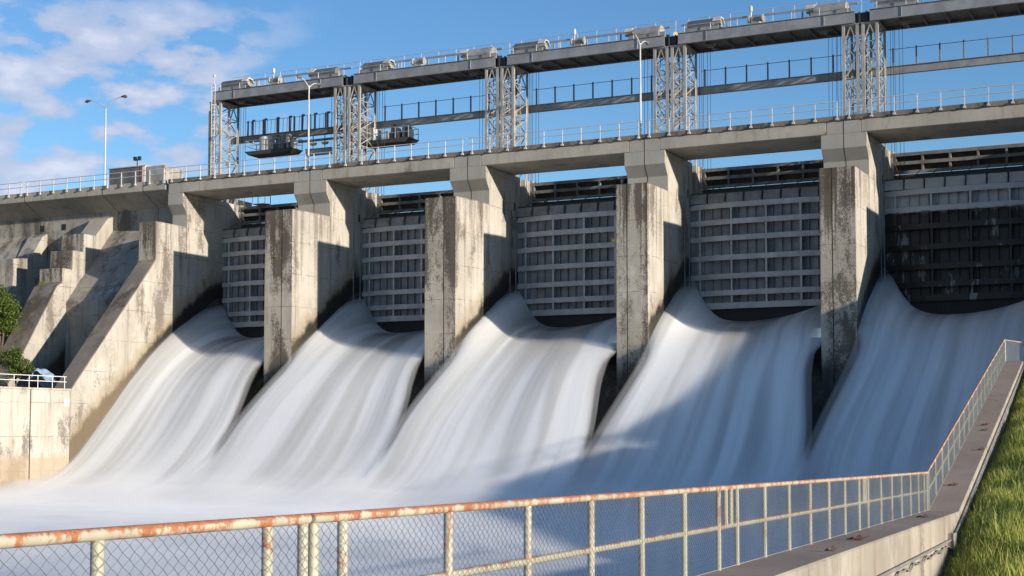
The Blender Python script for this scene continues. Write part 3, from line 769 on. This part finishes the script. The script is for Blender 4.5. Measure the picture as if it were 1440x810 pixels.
# raised stoplog frames above and behind each gate
st_lab = ['raised stoplog frame above the leftmost gate','raised stoplog frame above the gate of the second bay','raised stoplog frame above the middle gate','raised sunlit stoplog frame above the gate of the fourth bay','raised stoplog frame above the black wet gate']
def make_stop():
    root = thing('stoplog_frame', 'x', 'stoplog', (0,0,0), 'raised stoplog frames above the gates')
    m = MB(); m.box(-5.2,5.2,.35,.4,-2.5,-1.15); m.build('panel', M['bulkp'], root)
    for z in (-1.2,-1.82,-2.47):
        m = MB(); m.box(-5.25,5.25,-.05,.0,z-.12,z+.12); m.box(-5.25,5.25,.001,.34,z-.015,z+.015); m.build('rail', M['bulk'], root)
    for i in range(6):
        x = -5.15+i*1.86+(.5 if i == 5 else 0)
        for za, zb in ((-1.70,-1.32),(-2.35,-1.94)):
            m = MB(); m.box(x-.07,x+.07,-.02,.3,za+.002,zb-.002); m.build('post', M['bulk'], root)
    for xa_ in (-5.6,5.27):
        m = MB(); m.box(xa_,xa_+.33,.0,.6,-3.6,-.9); m.build('guide', M['lattice'], root)
    m = MB(); m.box(-5.25,5.25,.0,.3,-3.25,-2.62); m.build('lower_log', M['bulkp'], root)
    return root
sp = make_stop()
for b in range(5):
    loc = (-14+b*L+7, 7.6, 0)
    if b == 0: sp.location = loc; sp['label'] = st_lab[0]
    else: dup(sp, loc, st_lab[b])
root = thing('access_platform', 'small railed access platform on top of the leftmost gate', 'platform', (-10.6,7.0,-1.0))
m = MB(); m.box(0,1.3,0,.8,-.04,.02); m.build('grating', M['bulk'], root)
m = MB()
for xx in (0,1.3):
    for yy in (0,.8): m.bar((xx,yy,.02),(xx,yy,.75),.05)
m.bar((0,0,.75),(1.3,0,.75),.05); m.bar((0,.8,.75),(1.3,.8,.75),.05); m.bar((0,0,.75),(0,.8,.75),.05); m.bar((1.3,0,.75),(1.3,.8,.75),.05)
m.build('rail', M['bulk'], root)

def shell(name, X, Y, ZT_, ZB_, mat):
    nr, nc = X.shape
    V = np.concatenate([np.stack([X,Y,ZT_],-1).reshape(-1,3), np.stack([X,Y,ZB_],-1).reshape(-1,3)])
    ii = np.arange(nr*nc).reshape(nr,nc)
    q = np.stack([ii[:-1,:-1],ii[:-1,1:],ii[1:,1:],ii[1:,:-1]],-1).reshape(-1,4)
    F = q[:, ::-1].tolist() + (q+nr*nc).tolist()
    rim = [int(k) for k in list(ii[0,:])+list(ii[1:,-1])+list(ii[-1,-2::-1])+list(ii[-2:0:-1,0])]
    for k in range(len(rim)): a_, b_ = rim[k], rim[(k+1)%len(rim)]; F.append([a_,b_,b_+nr*nc,a_+nr*nc])
    me = bpy.data.meshes.new(name); me.from_pydata(V.tolist(), [], F); me.materials.append(mat); me.update()
    o = bpy.data.objects.new(name, me); C.objects.link(o); return o
def mist_mat(name, dens):
    ml = bpy.data.materials.new(name); ml.use_nodes = True; nt = ml.node_tree; nt.nodes.remove(nt.nodes['Principled BSDF'])
    pv = nt.nodes.new('ShaderNodeVolumePrincipled'); pv.inputs['Color'].default_value = (.995,.995,.995,1); pv.inputs['Density'].default_value = dens
    nt.links.new(pv.outputs[0], nt.nodes['Material Output'].inputs['Volume']); return ml
M['veil'] = mist_mat('thin_spray', .55)
sprays = []

# ------------------------------------------------------------------ falling water
wl = ['white water pouring through the leftmost bay beside the left abutment','white sunlit water pouring through the second bay','white water pouring through the middle bay','half shaded white water pouring through the fourth bay','blue shaded water pouring through the right bay behind the walkway fence']
NT_, NS_ = 150, 150
for b in range(5):
    n = b-1
    r = np.random.default_rng(20+b)
    y = np.concatenate([np.linspace(6.1,-14,NS_-30), np.linspace(-14.4,-24,30)])
    # lateral limits
    if b == 0: xl = np.full_like(y,-12.48)
    else:
        base = np.full_like(y, n*L+1.49)
        if n < 2: base = np.where(y < -.9, n*L+1.5-.4*np.clip((-.9-y)/3.0,0,1)+.01, base)
        xl = base - (sm(-y, 3.4, 10.0)*1.55 if n < 2 else sm(-y,4,11.5)*1.45)
    nr = n+1
    if b == 4: xr = np.full_like(y, 54.48)
    else:
        base = np.full_like(y, nr*L-1.49)
        if nr >= 2: base = np.where(y < -.4, nr*L-1.5+.62*np.clip((-.4-y)/2.9,0,1), base)
        xr = base + (sm(-y, 3.4, 10.0)*1.55 if nr < 2 else sm(-y,4,11.5)*1.40)
    t = .5-.5*np.cos(np.linspace(0,np.pi,NT_)); t = .5*t+.5*np.linspace(0,1,NT_)
    T, Yg = np.meshgrid(t, y); XL = xl[:,None]; XR = xr[:,None]
    Xg = XL + (XR-XL)*T
    dl = Xg-XL; dr = XR-Xg
    z = f_mid(Yg)
    # fins thrown up along both pier faces
    A = np.interp(y, [-16,-12,-8,-5,-2,.85,2.5,4.2,4.9,5.6,6.2], [.0,.15,.4,.75,1.25,1.95,2.55,3.35,3.6,3.0,1.8])[:,None]
    Wd = np.interp(y, [-12,-4,0,3,5,6.2],[2.6,2.4,2.1,1.7,1.35,1.1])[:,None]
    z = z + A*np.exp(-(dl/Wd)**1.5) + A*.40*np.exp(-(dr/(Wd*1.9))**1.6)
    # broad lobes and long ridges
    ph = r.uniform(0,6.28,8)
    amp = (sm(-Yg,-4.0,3.0)*(1-sm(-Yg,9,15)))
    z = z + amp*(.12*np.sin(2*np.pi*T*1.3+ph[0]+.04*Yg) + .04*np.sin(2*np.pi*T*2.7+ph[1]-.05*Yg))
    for k in range(16):
        c = r.uniform(.03,.97); w = r.uniform(.014,.045); s = r.uniform(-.004,.004); a = r.uniform(.008,.028)*r.choice([1,1,-1])
        z = z + amp*a*np.exp(-((T-c-s*(Yg))/w)**2)
    # side skirts fall to the chute below the pier noses
    zc = np.maximum(f_chute(Yg)-.25, z-.22)
    ksk = sm(-Yg, 1.5, 5.5)*(1-sm(-Yg,10.0,13.5))
    el = np.clip(1-dl/1.2,0,1)**1.6; er = np.clip(1-dr/1.3,0,1)**1.3
    if b == 0: el = el*0
    if b == 4: er = er*0
    e = np.clip(np.maximum(el,er),0,1)*ksk
    z = z*(1-e)+zc*e
    veil = np.clip(sm(e,.25,1.0) + sm(-Yg,19.5,23.5), 0, 1)
    lift_ = np.clip(z-f_mid(Yg),0,None)
    fin_soft = sm(lift_,2.0,3.7)*.85*sm(Yg,-1,4) + np.clip((1-np.minimum(dl,dr)/.9),0,1)**1.3*(1-ksk)*sm(Yg,-5,4)*.8 + sm(Yg,5.0,6.1)*np.exp(-(np.minimum(dl,dr)/1.6)**2)*.7
    edge_r = (1-sm(dr,.0,1.5))**1.5*ksk*(0 if b == 4 else 1); edge_l = (1-sm(dl,.0,.8))*ksk*(0 if b == 0 else 1)
    veil = np.clip(veil+fin_soft+edge_r+edge_l,0,1)
    cc = [.62,.58,.60,.55,.50][b]; cw = [.26,.26,.27,.24,.30][b]; strength = [1,1,1,1,.45][b]
    clear = strength*sm(Yg, -6.5, 1.5)*np.exp(-((T-cc)/(1.25*cw*(.75+.25*sm(Yg,-6,2))))**2)
    clear = np.clip(clear,0,1)
    arc = np.concatenate([[0],np.cumsum(np.hypot(np.diff(y),np.diff(f_mid(y))))])
    V = np.repeat(arc[:,None],NT_,1)
    sl = np.s_[::4, ::5]
    yy_, tt_ = Yg[sl], T[sl]; th = .50*sm(-yy_,-2.5,4.5)*(1-sm(-yy_,12.5,17)) + .02
    th = th*(.55+.45*np.sin(np.pi*np.clip(tt_,0,1))**.5)
    keep = (y[::4] < 5) & (y[::4] > -17.5)
    sp_ = shell('falling_spray', Xg[sl][keep], yy_[keep], (z[sl]+th)[keep], (z[sl]-.12)[keep], M['veil'])
    tag(sp_, ['thin spray over the leftmost falls','thin spray over the second falls from the left','thin spray over the middle falls','thin spray over the half shaded falls','thin spray over the blue shaded right falls'][b], 'spray', 'spray over the falls', 'stuff')
    o = grid_obj('falling_water', Xg, Yg, z, M['water'], uv=(T*12+b*40, V+b*7), attrs={'veil':veil,'clear':clear})
    tag(o, wl[b], 'water', 'sheets of white water falling through the spillway bays', 'structure')

# tailwater
xs = np.linspace(-75,56.2,330); ys = np.concatenate([np.linspace(-6,-50,150), np.linspace(-50.5,-130,70)])
XX, YY = np.meshgrid(xs, ys)
near = np.exp(-((YY+19)/9)**2)
ZZ = -25.0 + .14*near*np.sin(XX*.45+YY*.2) + .05*near*np.sin(XX*.9-YY*.35+1) + .05*np.sin(XX*.11+YY*.32)
# boiling foam heaps, a little asymmetric
rr_ = np.random.default_rng(3)
for k in range(14):
    wl_ = rr_.uniform(1.6,5.5); a_ = rr_.uniform(0,6.28); ZZ = ZZ + .0035*wl_*np.sin((XX*math.cos(a_)+YY*math.sin(a_))*6.283/wl_+rr_.uniform(0,6.28))*np.exp(-((YY+25)/28)**2)
xlim = np.where(YY>-51.1, 53.9+(56.02-53.9)*np.clip((-16.7-YY)/34.4,0,1), 56.02-.0653*(YY+51.12))+.1
XX = np.minimum(XX, xlim); XX = np.where(YY<-12, np.maximum(XX,-12.52), XX)
o = grid_obj('river', XX, YY, ZZ, M['foam'], uv=(XX,YY), attrs={'veil':np.zeros_like(XX)})
tag(o, 'white foaming river water at the foot of the spillway', 'river', kind='structure')

# spray mist hugging the tailwater
ml = mist_mat('spray_mist', .35)
xs = np.linspace(-12.35,53.4,70); ys = np.linspace(-10.5,-60,70); XX, YY = np.meshgrid(xs, ys)
base_ = np.maximum(f_mid(YY), -25.0)
top = base_ + .60*np.exp(-((YY+18)/5.0)**2) + .30*np.exp(-((YY+30)/16)**2) + .10*np.sin(XX*.7+YY*.5)*np.exp(-((YY+17)/6)**2)
top = base_ + .02 + (top-base_)*sm(-YY,10.5,14)
o = shell('spray_mist', XX, YY, top, base_-1.0, ml); tag(o, 'low white spray mist hanging over the foot of the falls', 'mist', kind='stuff')

# ------------------------------------------------------------------ near training wall
BEND = Vector((56.02,-51.12,-22.8)); TOPE = Vector((53.92,-16.66,-16.91))
def lp(y):
    """left top edge of the wall at a given y"""
    if y <= -51.12: k = (-51.12-y); return Vector((56.02+.0653*k, y, -22.8+.0186*k))
    k = (y+51.12)/(51.12-16.66); return BEND.lerp(TOPE, k)
root = thing('training_wall', 'concrete training wall with a walkway on top climbing towards the dam', 'wall', (56,-51,-22.8))
O = Vector((56,-51,-22.8))
def wall_mesh(a, b_, w, zb):
    m = MB(); A = lp(a)-O; B = lp(b_)-O
    m.poly([(A.x,A.y,A.z),(A.x+w,A.y,A.z),(A.x+w,A.y,zb-O.z),(A.x,A.y,zb-O.z),(B.x,B.y,B.z),(B.x+w,B.y,B.z),(B.x+w,B.y,zb-O.z),(B.x,B.y,zb-O.z)],
           [(0,3,2,1),(4,5,6,7),(0,1,5,4),(1,2,6,5),(2,3,7,6),(3,0,4,7)])
    return m
for nm, a, b_ in (('level_wall',-112,-51.12),('ramp_wall',-51.12,-16.66)):
    m = wall_mesh(a, b_, .94, -28); o = m.build(nm, [M['near'],M['walk']], root, bevel=.03)
    for p in o.data.polygons:
        if p.normal.z > .5: p.material_index = 1

# conduits on the wall
def conduit(pts, r, name, label):
    m = MB(); m.tube(pts, r, 8); o = m.build(name, M['pipe'], None, smooth=True); return tag(o, label, 'conduit')
def rface(y, dz, off=.06):
    p = lp(y); return (p.x+.94+off, y, p.z+dz)
pts = [rface(y,-.66) for y in np.linspace(-80,-54.8,20)] + [rface(-53.6,-.60),rface(-52.4,-.42),rface(-51.2,-.22)] + [rface(y,-.20) for y in np.linspace(-50,-17.2,20)]
conduit(pts, .035, 'conduit_pipe', 'upper straight grey conduit fixed along the right face of the wall')
pts = [rface(y,-.80+.035*math.sin(y*2.9)+.03*math.sin(y*5.1)) for y in np.linspace(-80,-54.3,90)] + [rface(-53.4,-.72),rface(-52.2,-.55),rface(-51.0,-.36)] + [rface(y,-.34+.02*math.sin(y*3)) for y in np.linspace(-50,-17.2,60)]
conduit(pts, .022, 'loose_cable', 'sagging wavy cable just below the straight conduit on the wall')
m = MB(); m.box(0,.16,-.22,.22,-.2,.2); m.box(.16,.175,-.24,.24,-.22,.22); p = rface(-54.4,-.68,0.0)
o = m.build('junction_box', M['pipe'], None, loc=p, bevel=.01); tag(o, 'square grey junction box where the conduits bend up the wall', 'junction box')

# dry leaves and bits on the walkway
bits = [(-47.6,.42,'reddish curled leaf nearest the bend on the walkway',.30),(-37.5,.62,'brown dry leaf halfway up the ramp',.28),(-36.3,.55,'thin reddish twig beside the halfway leaf',.3),(-41.5,.8,'reddish twig at the right edge of the ramp',.22),
        (-56.6,.55,'dark thin stick on the level wall top before the bend',.35),(-71.3,.75,'dark curled leaf on the coping nearest the camera',.2),(-67.8,.62,'flat reddish stick on the level coping',.35)]
for y, dx, lab, s in bits:
    p = lp(y); m = MB()
    pts = [(-s*.6,.02,.02),(-s*.2,-.03,.05),(s*.15,.02,.03),(s*.6,.05,.09)]
    m.tube(pts,[.006,.03,.028,.005],5); m.poly([(-s*.2,-.03,.05),(s*.1,.06,.12),(s*.3,.0,.05),(s*.05,-.06,.03)],[(0,1,2,3)])
    o = m.build('dry_leaf' if 'leaf' in lab else 'twig', M['dry'] if 'red' in lab else M['bark'], None, loc=(p.x+dx,y,p.z)); tag(o, lab, 'leaf' if 'leaf' in lab else 'twig')

# ------------------------------------------------------------------ chain link fence
def fence(y0, y1, posts, stubs, label, mid=True, h=1.1, off=.03, pitch=.05):
    A = lp(y0); B = lp(y1); root = thing('chain_link_fence', label, 'fence', A, 'chain link fence panels on the training wall')
    D = B-A; Ln = D.length; dirv = D.normalized(); up = Vector((0,0,1)); ox = Vector((off,0,0))
    at = lambda s, z: ox + D*(s) + up*z
    m = MB(); m.tube([at(0,h),at(.33,h),at(.66,h),at(1,h)], .036, 12); m.build('top_rail', M['frail'], root, smooth=True)
    if mid: m = MB(); m.tube([at(0,h-.53),at(1,h-.53)], .034, 10); m.build('mid_rail', M['fence'], root, smooth=True)
    for py in posts:
        s = (py-y0)/(y1-y0); m = MB(); m.tube([at(s,0),at(s,h-.03)], .037, 10); m.build('post', M['fence'], root, smooth=True)
    for py in stubs:
        s = (py-y0)/(y1-y0); m = MB(); m.tube([at(s,h-.53),at(s,h-.02)], .036, 10); m.build('end_stub', M['fence'], root, smooth=True)
    # woven wires: each a zigzag running top to bottom; the weave shows as diamonds
    m = MB(); nc = int(Ln/pitch); rows = int((h-.06)/.036); side = Vector((dirv.y,-dirv.x,0)).normalized()
    rr = .0017
    V = []; F = []
    for c in range(nc+1):
        pts = []
        for k in range(rows+1):
            z = .03 + (h-.06)*k/rows
            xo = c + ((k+c)%2)
            sl = min(max(xo*pitch,0),Ln)
            bend = .004*(1 if k%2 else -1)
            pts.append(ox + dirv*sl + up*z + side*(bend+.045))
        o_ = len(V)
        for p in pts:
            V += [tuple(p+dirv*rr*1.2), tuple(p+side*rr*1.5-dirv*rr), tuple(p-side*rr*1.5-dirv*rr)]
        for k in range(rows):
            a = o_+3*k
            for q in range(3): F.append((a+q,a+(q+1)%3,a+3+(q+1)%3,a+3+q))
    m.v = V; m.f = F; m.m = [0]*len(F)
    m.build('mesh_wire', M['wire'], root)
    m = MB(); m.tube([at(0,.02)+side*.045,at(1,.02)+side*.045],.006,5); m.build('tension_wire', M['wire'], root)
    return root
fence(-92.5,-86.82,[-90.7,-88.967,-87.311,-86.877],[],'nearest fence panel at the bottom left with rusty top rail',True)
fence(-86.77,-75.36,[-86.74,-86.344,-84.61,-82.889,-81.142,-79.408,-77.618,-75.903],[-75.50],'long rusty fence panel at the bottom centre',True)
fence(-75.35,-63.12,[-74.842,-73.034,-71.201,-69.35,-67.487,-65.68,-63.87],[-75.20,-63.26],'fence panel on the level wall right of the twin stubs',True)
fence(-63.11,-51.08,[-62.632,-60.65,-58.8,-57.0,-55.15,-53.38,-52.0,-51.3],[-62.98],'fence panel on the level wall ending at the bend',True)
fence(-51.05,-16.7,[-50.9+1.9*i for i in range(19)],[],'long pale fence climbing the ramp towards the dam',True,pitch=.05)
# end return across the walkway
root = thing('fence_end_return', 'short pale mesh fence across the upper end of the walkway', 'fence', TOPE)
m = MB(); m.tube([(.03,0,1.1),(.95,.35,.95)],.04,8); m.build('top_rail', M['fence'], root, smooth=True)
for xx, yy, hh in ((.06,.03,1.1),(.95,.35,.95)):
    m = MB(); m.tube([(xx,yy,0),(xx,yy,hh)],.037,8); m.build('post', M['fence'], root, smooth=True)
m = MB()
for i in range(30):
    s = i/29; m.bar((.05+.9*s,.35*s,.02),(.05+.9*s,.35*s,1.08-.15*s),.006)
for k in range(18): m.bar((.05,0,.05+k*.057),(.95,.35,.05+k*.05),.006)
m.build('mesh_wire', M['wire'], root)

# ------------------------------------------------------------------ grass bank
BT = [(-130,-25.2),(-95,-25.2),(-70,-25.4),(-62,-24.9),(-57,-24.2),(-52,-23.25),(-40,-21.6),(-30,-20.05),(-18,-17.55),(-16,-17.2),(-4,-15.5)]
f_bank = interp(BT[::-1])
def bank_z(x, y):
    px = np.where(y<=-51.12, 56.02-.0653*(y+51.12), 56.02+(53.92-56.02)*np.clip((y+51.12)/34.46,0,1.3))+.94
    d = np.clip(x-px,0,None)
    return f_bank(y) + .10*np.clip(d,0,40) - .25*np.exp(-d/.6) + .12*np.sin(x*.9+y*.35)*np.clip(d/2,0,1) + .08*np.sin(x*2.3-y*.8)*np.clip(d/2,0,1)
ys = np.linspace(-130,-4,160); us = np.concatenate([np.linspace(0,8,30), np.linspace(8.6,60,24)])
UU, YY = np.meshgrid(us, ys)
PX = np.where(YY<=-51.12, 56.02-.0653*(YY+51.12), 56.02+(53.92-56.02)*np.clip((YY+51.12)/34.46,0,1.0))+.92
XX = PX+UU
o = grid_obj('grass_bank', XX, YY, bank_z(XX,YY), M['soil']); tag(o, 'sloping earth bank right of the walkway wall', 'bank', kind='structure')
# grass blades
N = 95000
yy = -16-44*rng.random(N)**1.0; uu = rng.random(N)**1.15*(2.2+7.5*np.clip((-yy-10)/45,0,1))
px = np.where(yy<=-51.12, 56.02-.0653*(yy+51.12), 56.02+(53.92-56.02)*np.clip((yy+51.12)/34.46,0,1.0))+.98
xx = px+uu; zz = bank_z(xx,yy)-.02
clump = .5+.5*np.sin(xx*1.7+np.sin(yy*.9)*2)*np.sin(yy*.75+xx*.4)
hh = (.20+.42*rng.random(N)+.35*(rng.random(N)>.93))*(.45+.55*clump); hh = np.minimum(hh, .22+uu*.6)
az = rng.random(N)*6.283; wd = .010+.012*rng.random(N)
lean = .12+.35*rng.random(N); la = rng.random(N)*6.283
dx, dy = np.cos(az)*wd, np.sin(az)*wd
lx, ly = np.cos(la)*lean*hh, np.sin(la)*lean*hh
v = np.zeros((N,5,3))
v[:,0] = np.stack([xx-dx,yy-dy,zz],-1); v[:,1] = np.stack([xx+dx,yy+dy,zz],-1)
v[:,2] = np.stack([xx+dx*.8+lx*.4,yy+dy*.8+ly*.4,zz+hh*.55],-1); v[:,3] = np.stack([xx-dx*.8+lx*.4,yy-dy*.8+ly*.4,zz+hh*.55],-1)
v[:,4] = np.stack([xx+lx,yy+ly,zz+hh],-1)
base = (np.arange(N)*5)[:,None]
q = (base+np.array([[0,1,2,3]])).tolist(); tr_ = (base+np.array([[3,2,4]])).tolist()
me = bpy.data.meshes.new('grass'); me.from_pydata(v.reshape(-1,3).tolist(), [], q+tr_); me.materials.append(M['grass']); me.update()
o = bpy.data.objects.new('grass', me); C.objects.link(o); tag(o, 'tall green grass growing on the bank right of the walkway', 'grass', kind='stuff')

# ------------------------------------------------------------------ trees at the left
def tree(base, blobs, nl, size, mat, name, label, cat='tree', trunk=True):
    root = thing(name, label, cat, base)
    r = np.random.default_rng(abs(hash(label)) % 1000 if False else len(label)*7)
    V = []; F = []
    tot = sum(bb[3]**2 for bb in blobs)
    for (bx,by,bz,br) in blobs:
        k = int(nl*br*br/tot)
        for i in range(k):
            d = r.normal(size=3); d /= np.linalg.norm(d); rad = br*(.45+.6*r.random()**.7)*(1+.25*math.sin(d[0]*5+d[2]*4+bx))
            p = np.array([bx,by,bz])+d*rad*np.array([1,1,.85])
            a = r.normal(size=3); a /= np.linalg.norm(a); c = np.cross(a, r.normal(size=3)); c /= np.linalg.norm(c)
            s = size*(.6+.8*r.random()); o_ = len(V)
            V += [tuple(p-a*s), tuple(p+c*s*.45), tuple(p+a*s), tuple(p-c*s*.45)]; F.append((o_,o_+1,o_+2,o_+3))
    m = MB(); m.v = V; m.f = F; m.m = [0]*len(F); m.build('crown', mat, root)
    m = MB()
    top = blobs[0]
    m.tube([(0,0,0),(top[0]*.4,top[1]*.4,top[2]*.4),(top[0],top[1],top[2])],[.16,.12,.04],7)
    for bb in blobs[1:]: m.tube([(top[0]*.4,top[1]*.4,top[2]*.4),((top[0]*.4+bb[0])/2,(top[1]*.4+bb[1])/2,top[2]*.35+bb[2]*.5),(bb[0],bb[1],bb[2])],[.08,.06,.02],6)
    m.build('trunk', M['bark'], root)
tree((-23.4,-8.5,-17.4), [(-.5,0,7.3,1.25),(.6,-.2,6.6,1.0),(-.4,-.4,8.2,.7),(-1.4,.2,6.4,1.3),(.2,.2,5.4,.9),(-1.2,0,5.2,.9)], 6200, .10, M['leaf'], 'broadleaf_tree', 'leafy green tree at the left edge in front of the shaded buttress')
tree((-19.2,-11.4,-17.4), [(0,0,2.3,.75),(.8,.1,1.9,.65),(-1.0,0,2.4,.9),(.3,-.2,2.9,.5),(1.3,.1,1.5,.5),(.1,0,1.4,.7)], 4600, .08, M['leaf'], 'shrub', 'bright green shrub just above the white river wall railing', 'shrub')
tree((-24.6,-5.6,-17.4), [(0,0,5.6,1.5),(1.3,.2,4.6,1.2),(.2,.3,2.6,1.5),(-1.2,0,3.0,1.4),(1.6,.1,5.6,.8)], 5200, .11, M['leafd'], 'dark_tree', 'dark shaded tree behind the leafy green one at the left edge')
def tuft(x,y,z,s,label,n=60):
    m = MB(); r = np.random.default_rng(int(abs(x*10)+5))
    for i in range(n):
        a = r.random()*6.28; l = s*(.5+r.random()*.7); lx = math.cos(a)*l*.5; ly = math.sin(a)*l*.5; w = .02
        bx, by = x+r.normal()*s*.25, y+r.normal()*s*.2
        m.poly([(bx-w,by,z-.02),(bx+w,by,z-.02),(bx+lx,by+ly,z+l*.8)],[(0,1,2)])
    o = m.build('weed_tuft', M['grass']); tag(o, label, 'weed', 'weeds growing on the concrete')
tuft(-23.4,-4.45,-8.5,.5,'yellow green weed tuft on the ledge under the lowest buttress step')
tuft(-23.2,-5.6,-10.1,.35,'small weed tuft on the upper sloping face of the stepped buttress')
tuft(-.35,-3.98,-7.3,.22,'green weed growing from the front joint of the first free standing pier',40)
tuft(27.0,-3.36,-7.6,.26,'green weed growing on the front of the third free standing pier',40)
tuft(40.85,.0,-.86,.22,'yellow green weed at the deck joint of the rightmost pier',40)

# ------------------------------------------------------------------ sky, sun, camera
SUN = Vector((11.05,-2.8,2.13)).normalized()
EL = math.asin(SUN.z); ROT = math.atan2(SUN.x, SUN.y)
w = bpy.data.worlds.new('World'); scn.world = w; w.use_nodes = True
t = NT(w); bg = w.node_tree.nodes['Background']
sky = t.new('ShaderNodeTexSky', sky_type='NISHITA'); sky.sun_disc = False; sky.sun_elevation = EL; sky.sun_rotation = ROT
sky.air_density = 1.0; sky.dust_density = .1; sky.ozone_density = 3.0; sky.altitude = 200
gen = t.new('ShaderNodeTexCoord').outputs['Generated']; D = t.xyz(gen)
az = t.math('ARCTAN2', t.math('MULTIPLY', D[0], -1.0), D[1]); el = t.math('ARCSINE', D[2])
cmb = t.new('ShaderNodeCombineXYZ'); t.put(cmb.inputs[0], t.math('MULTIPLY', az, 1.0)); t.put(cmb.inputs[1], t.math('MULTIPLY', el, 2.1)); cmb.inputs[2].default_value = 7.1
cn = t.noise(cmb.outputs[0], 21, 6, .50, .0); cn2 = t.noise(cmb.outputs[0], 7, 2, .5)
msk = t.ramp(az, .57, .68)
dens = t.math('ADD', cn, t.math('MULTIPLY', t.math('SUBTRACT', cn2, .5), .30))
cover = t.math('MULTIPLY', t.ramp(dens, .43, .55), t.math('MULTIPLY', msk, t.ramp(el, .31, .26)))
cover = t.math('MULTIPLY', cover, .82)
ccol = t.mix(t.ramp(cn, .5, .75), (2.6,2.9,3.8,1), (4.2,4.2,4.7,1))
col = t.mix(cover, sky.outputs[0], ccol)
hs = t.new('ShaderNodeHueSaturation'); hs.inputs['Saturation'].default_value = 1.14; hs.inputs['Hue'].default_value = .506; hs.inputs['Value'].default_value = .90; t.put(hs.inputs['Color'], sky.outputs[0])
col = t.mix(cover, hs.outputs[0], ccol)
t.put(bg.inputs[0], col); bg.inputs[1].default_value = .135
ld = bpy.data.lights.new('sun','SUN'); ld.energy = 4.6; ld.angle = R(.9); ld.color = (1.0,.90,.76)
lo = bpy.data.objects.new('sun', ld); C.objects.link(lo); lo.rotation_euler = (-SUN).to_track_quat('-Z','Y').to_euler(); lo.location = (80,-20,40)

cd = bpy.data.cameras.new('camera'); cam = bpy.data.objects.new('camera', cd); C.objects.link(cam); scn.camera = cam
cd.sensor_width = 36; cd.lens = 2041.94/1440*36; cd.clip_end = 8000; cd.clip_start = .1
cd.shift_y = (482.84-405)/1440
cam.location = (63.7918,-94.8682,-20.4548)
cam.rotation_euler = (R(90)+.0598, 0, .4526)
scn.view_settings.view_transform = 'Standard'; scn.view_settings.look = 'None'; scn.view_settings.exposure = .58; scn.view_settings.gamma = 1
scn.render.engine = 'CYCLES'
scn.cycles.max_bounces = 8; scn.cycles.volume_bounces = 6; scn.cycles.transparent_max_bounces = 12
scn.cycles.use_denoising = True
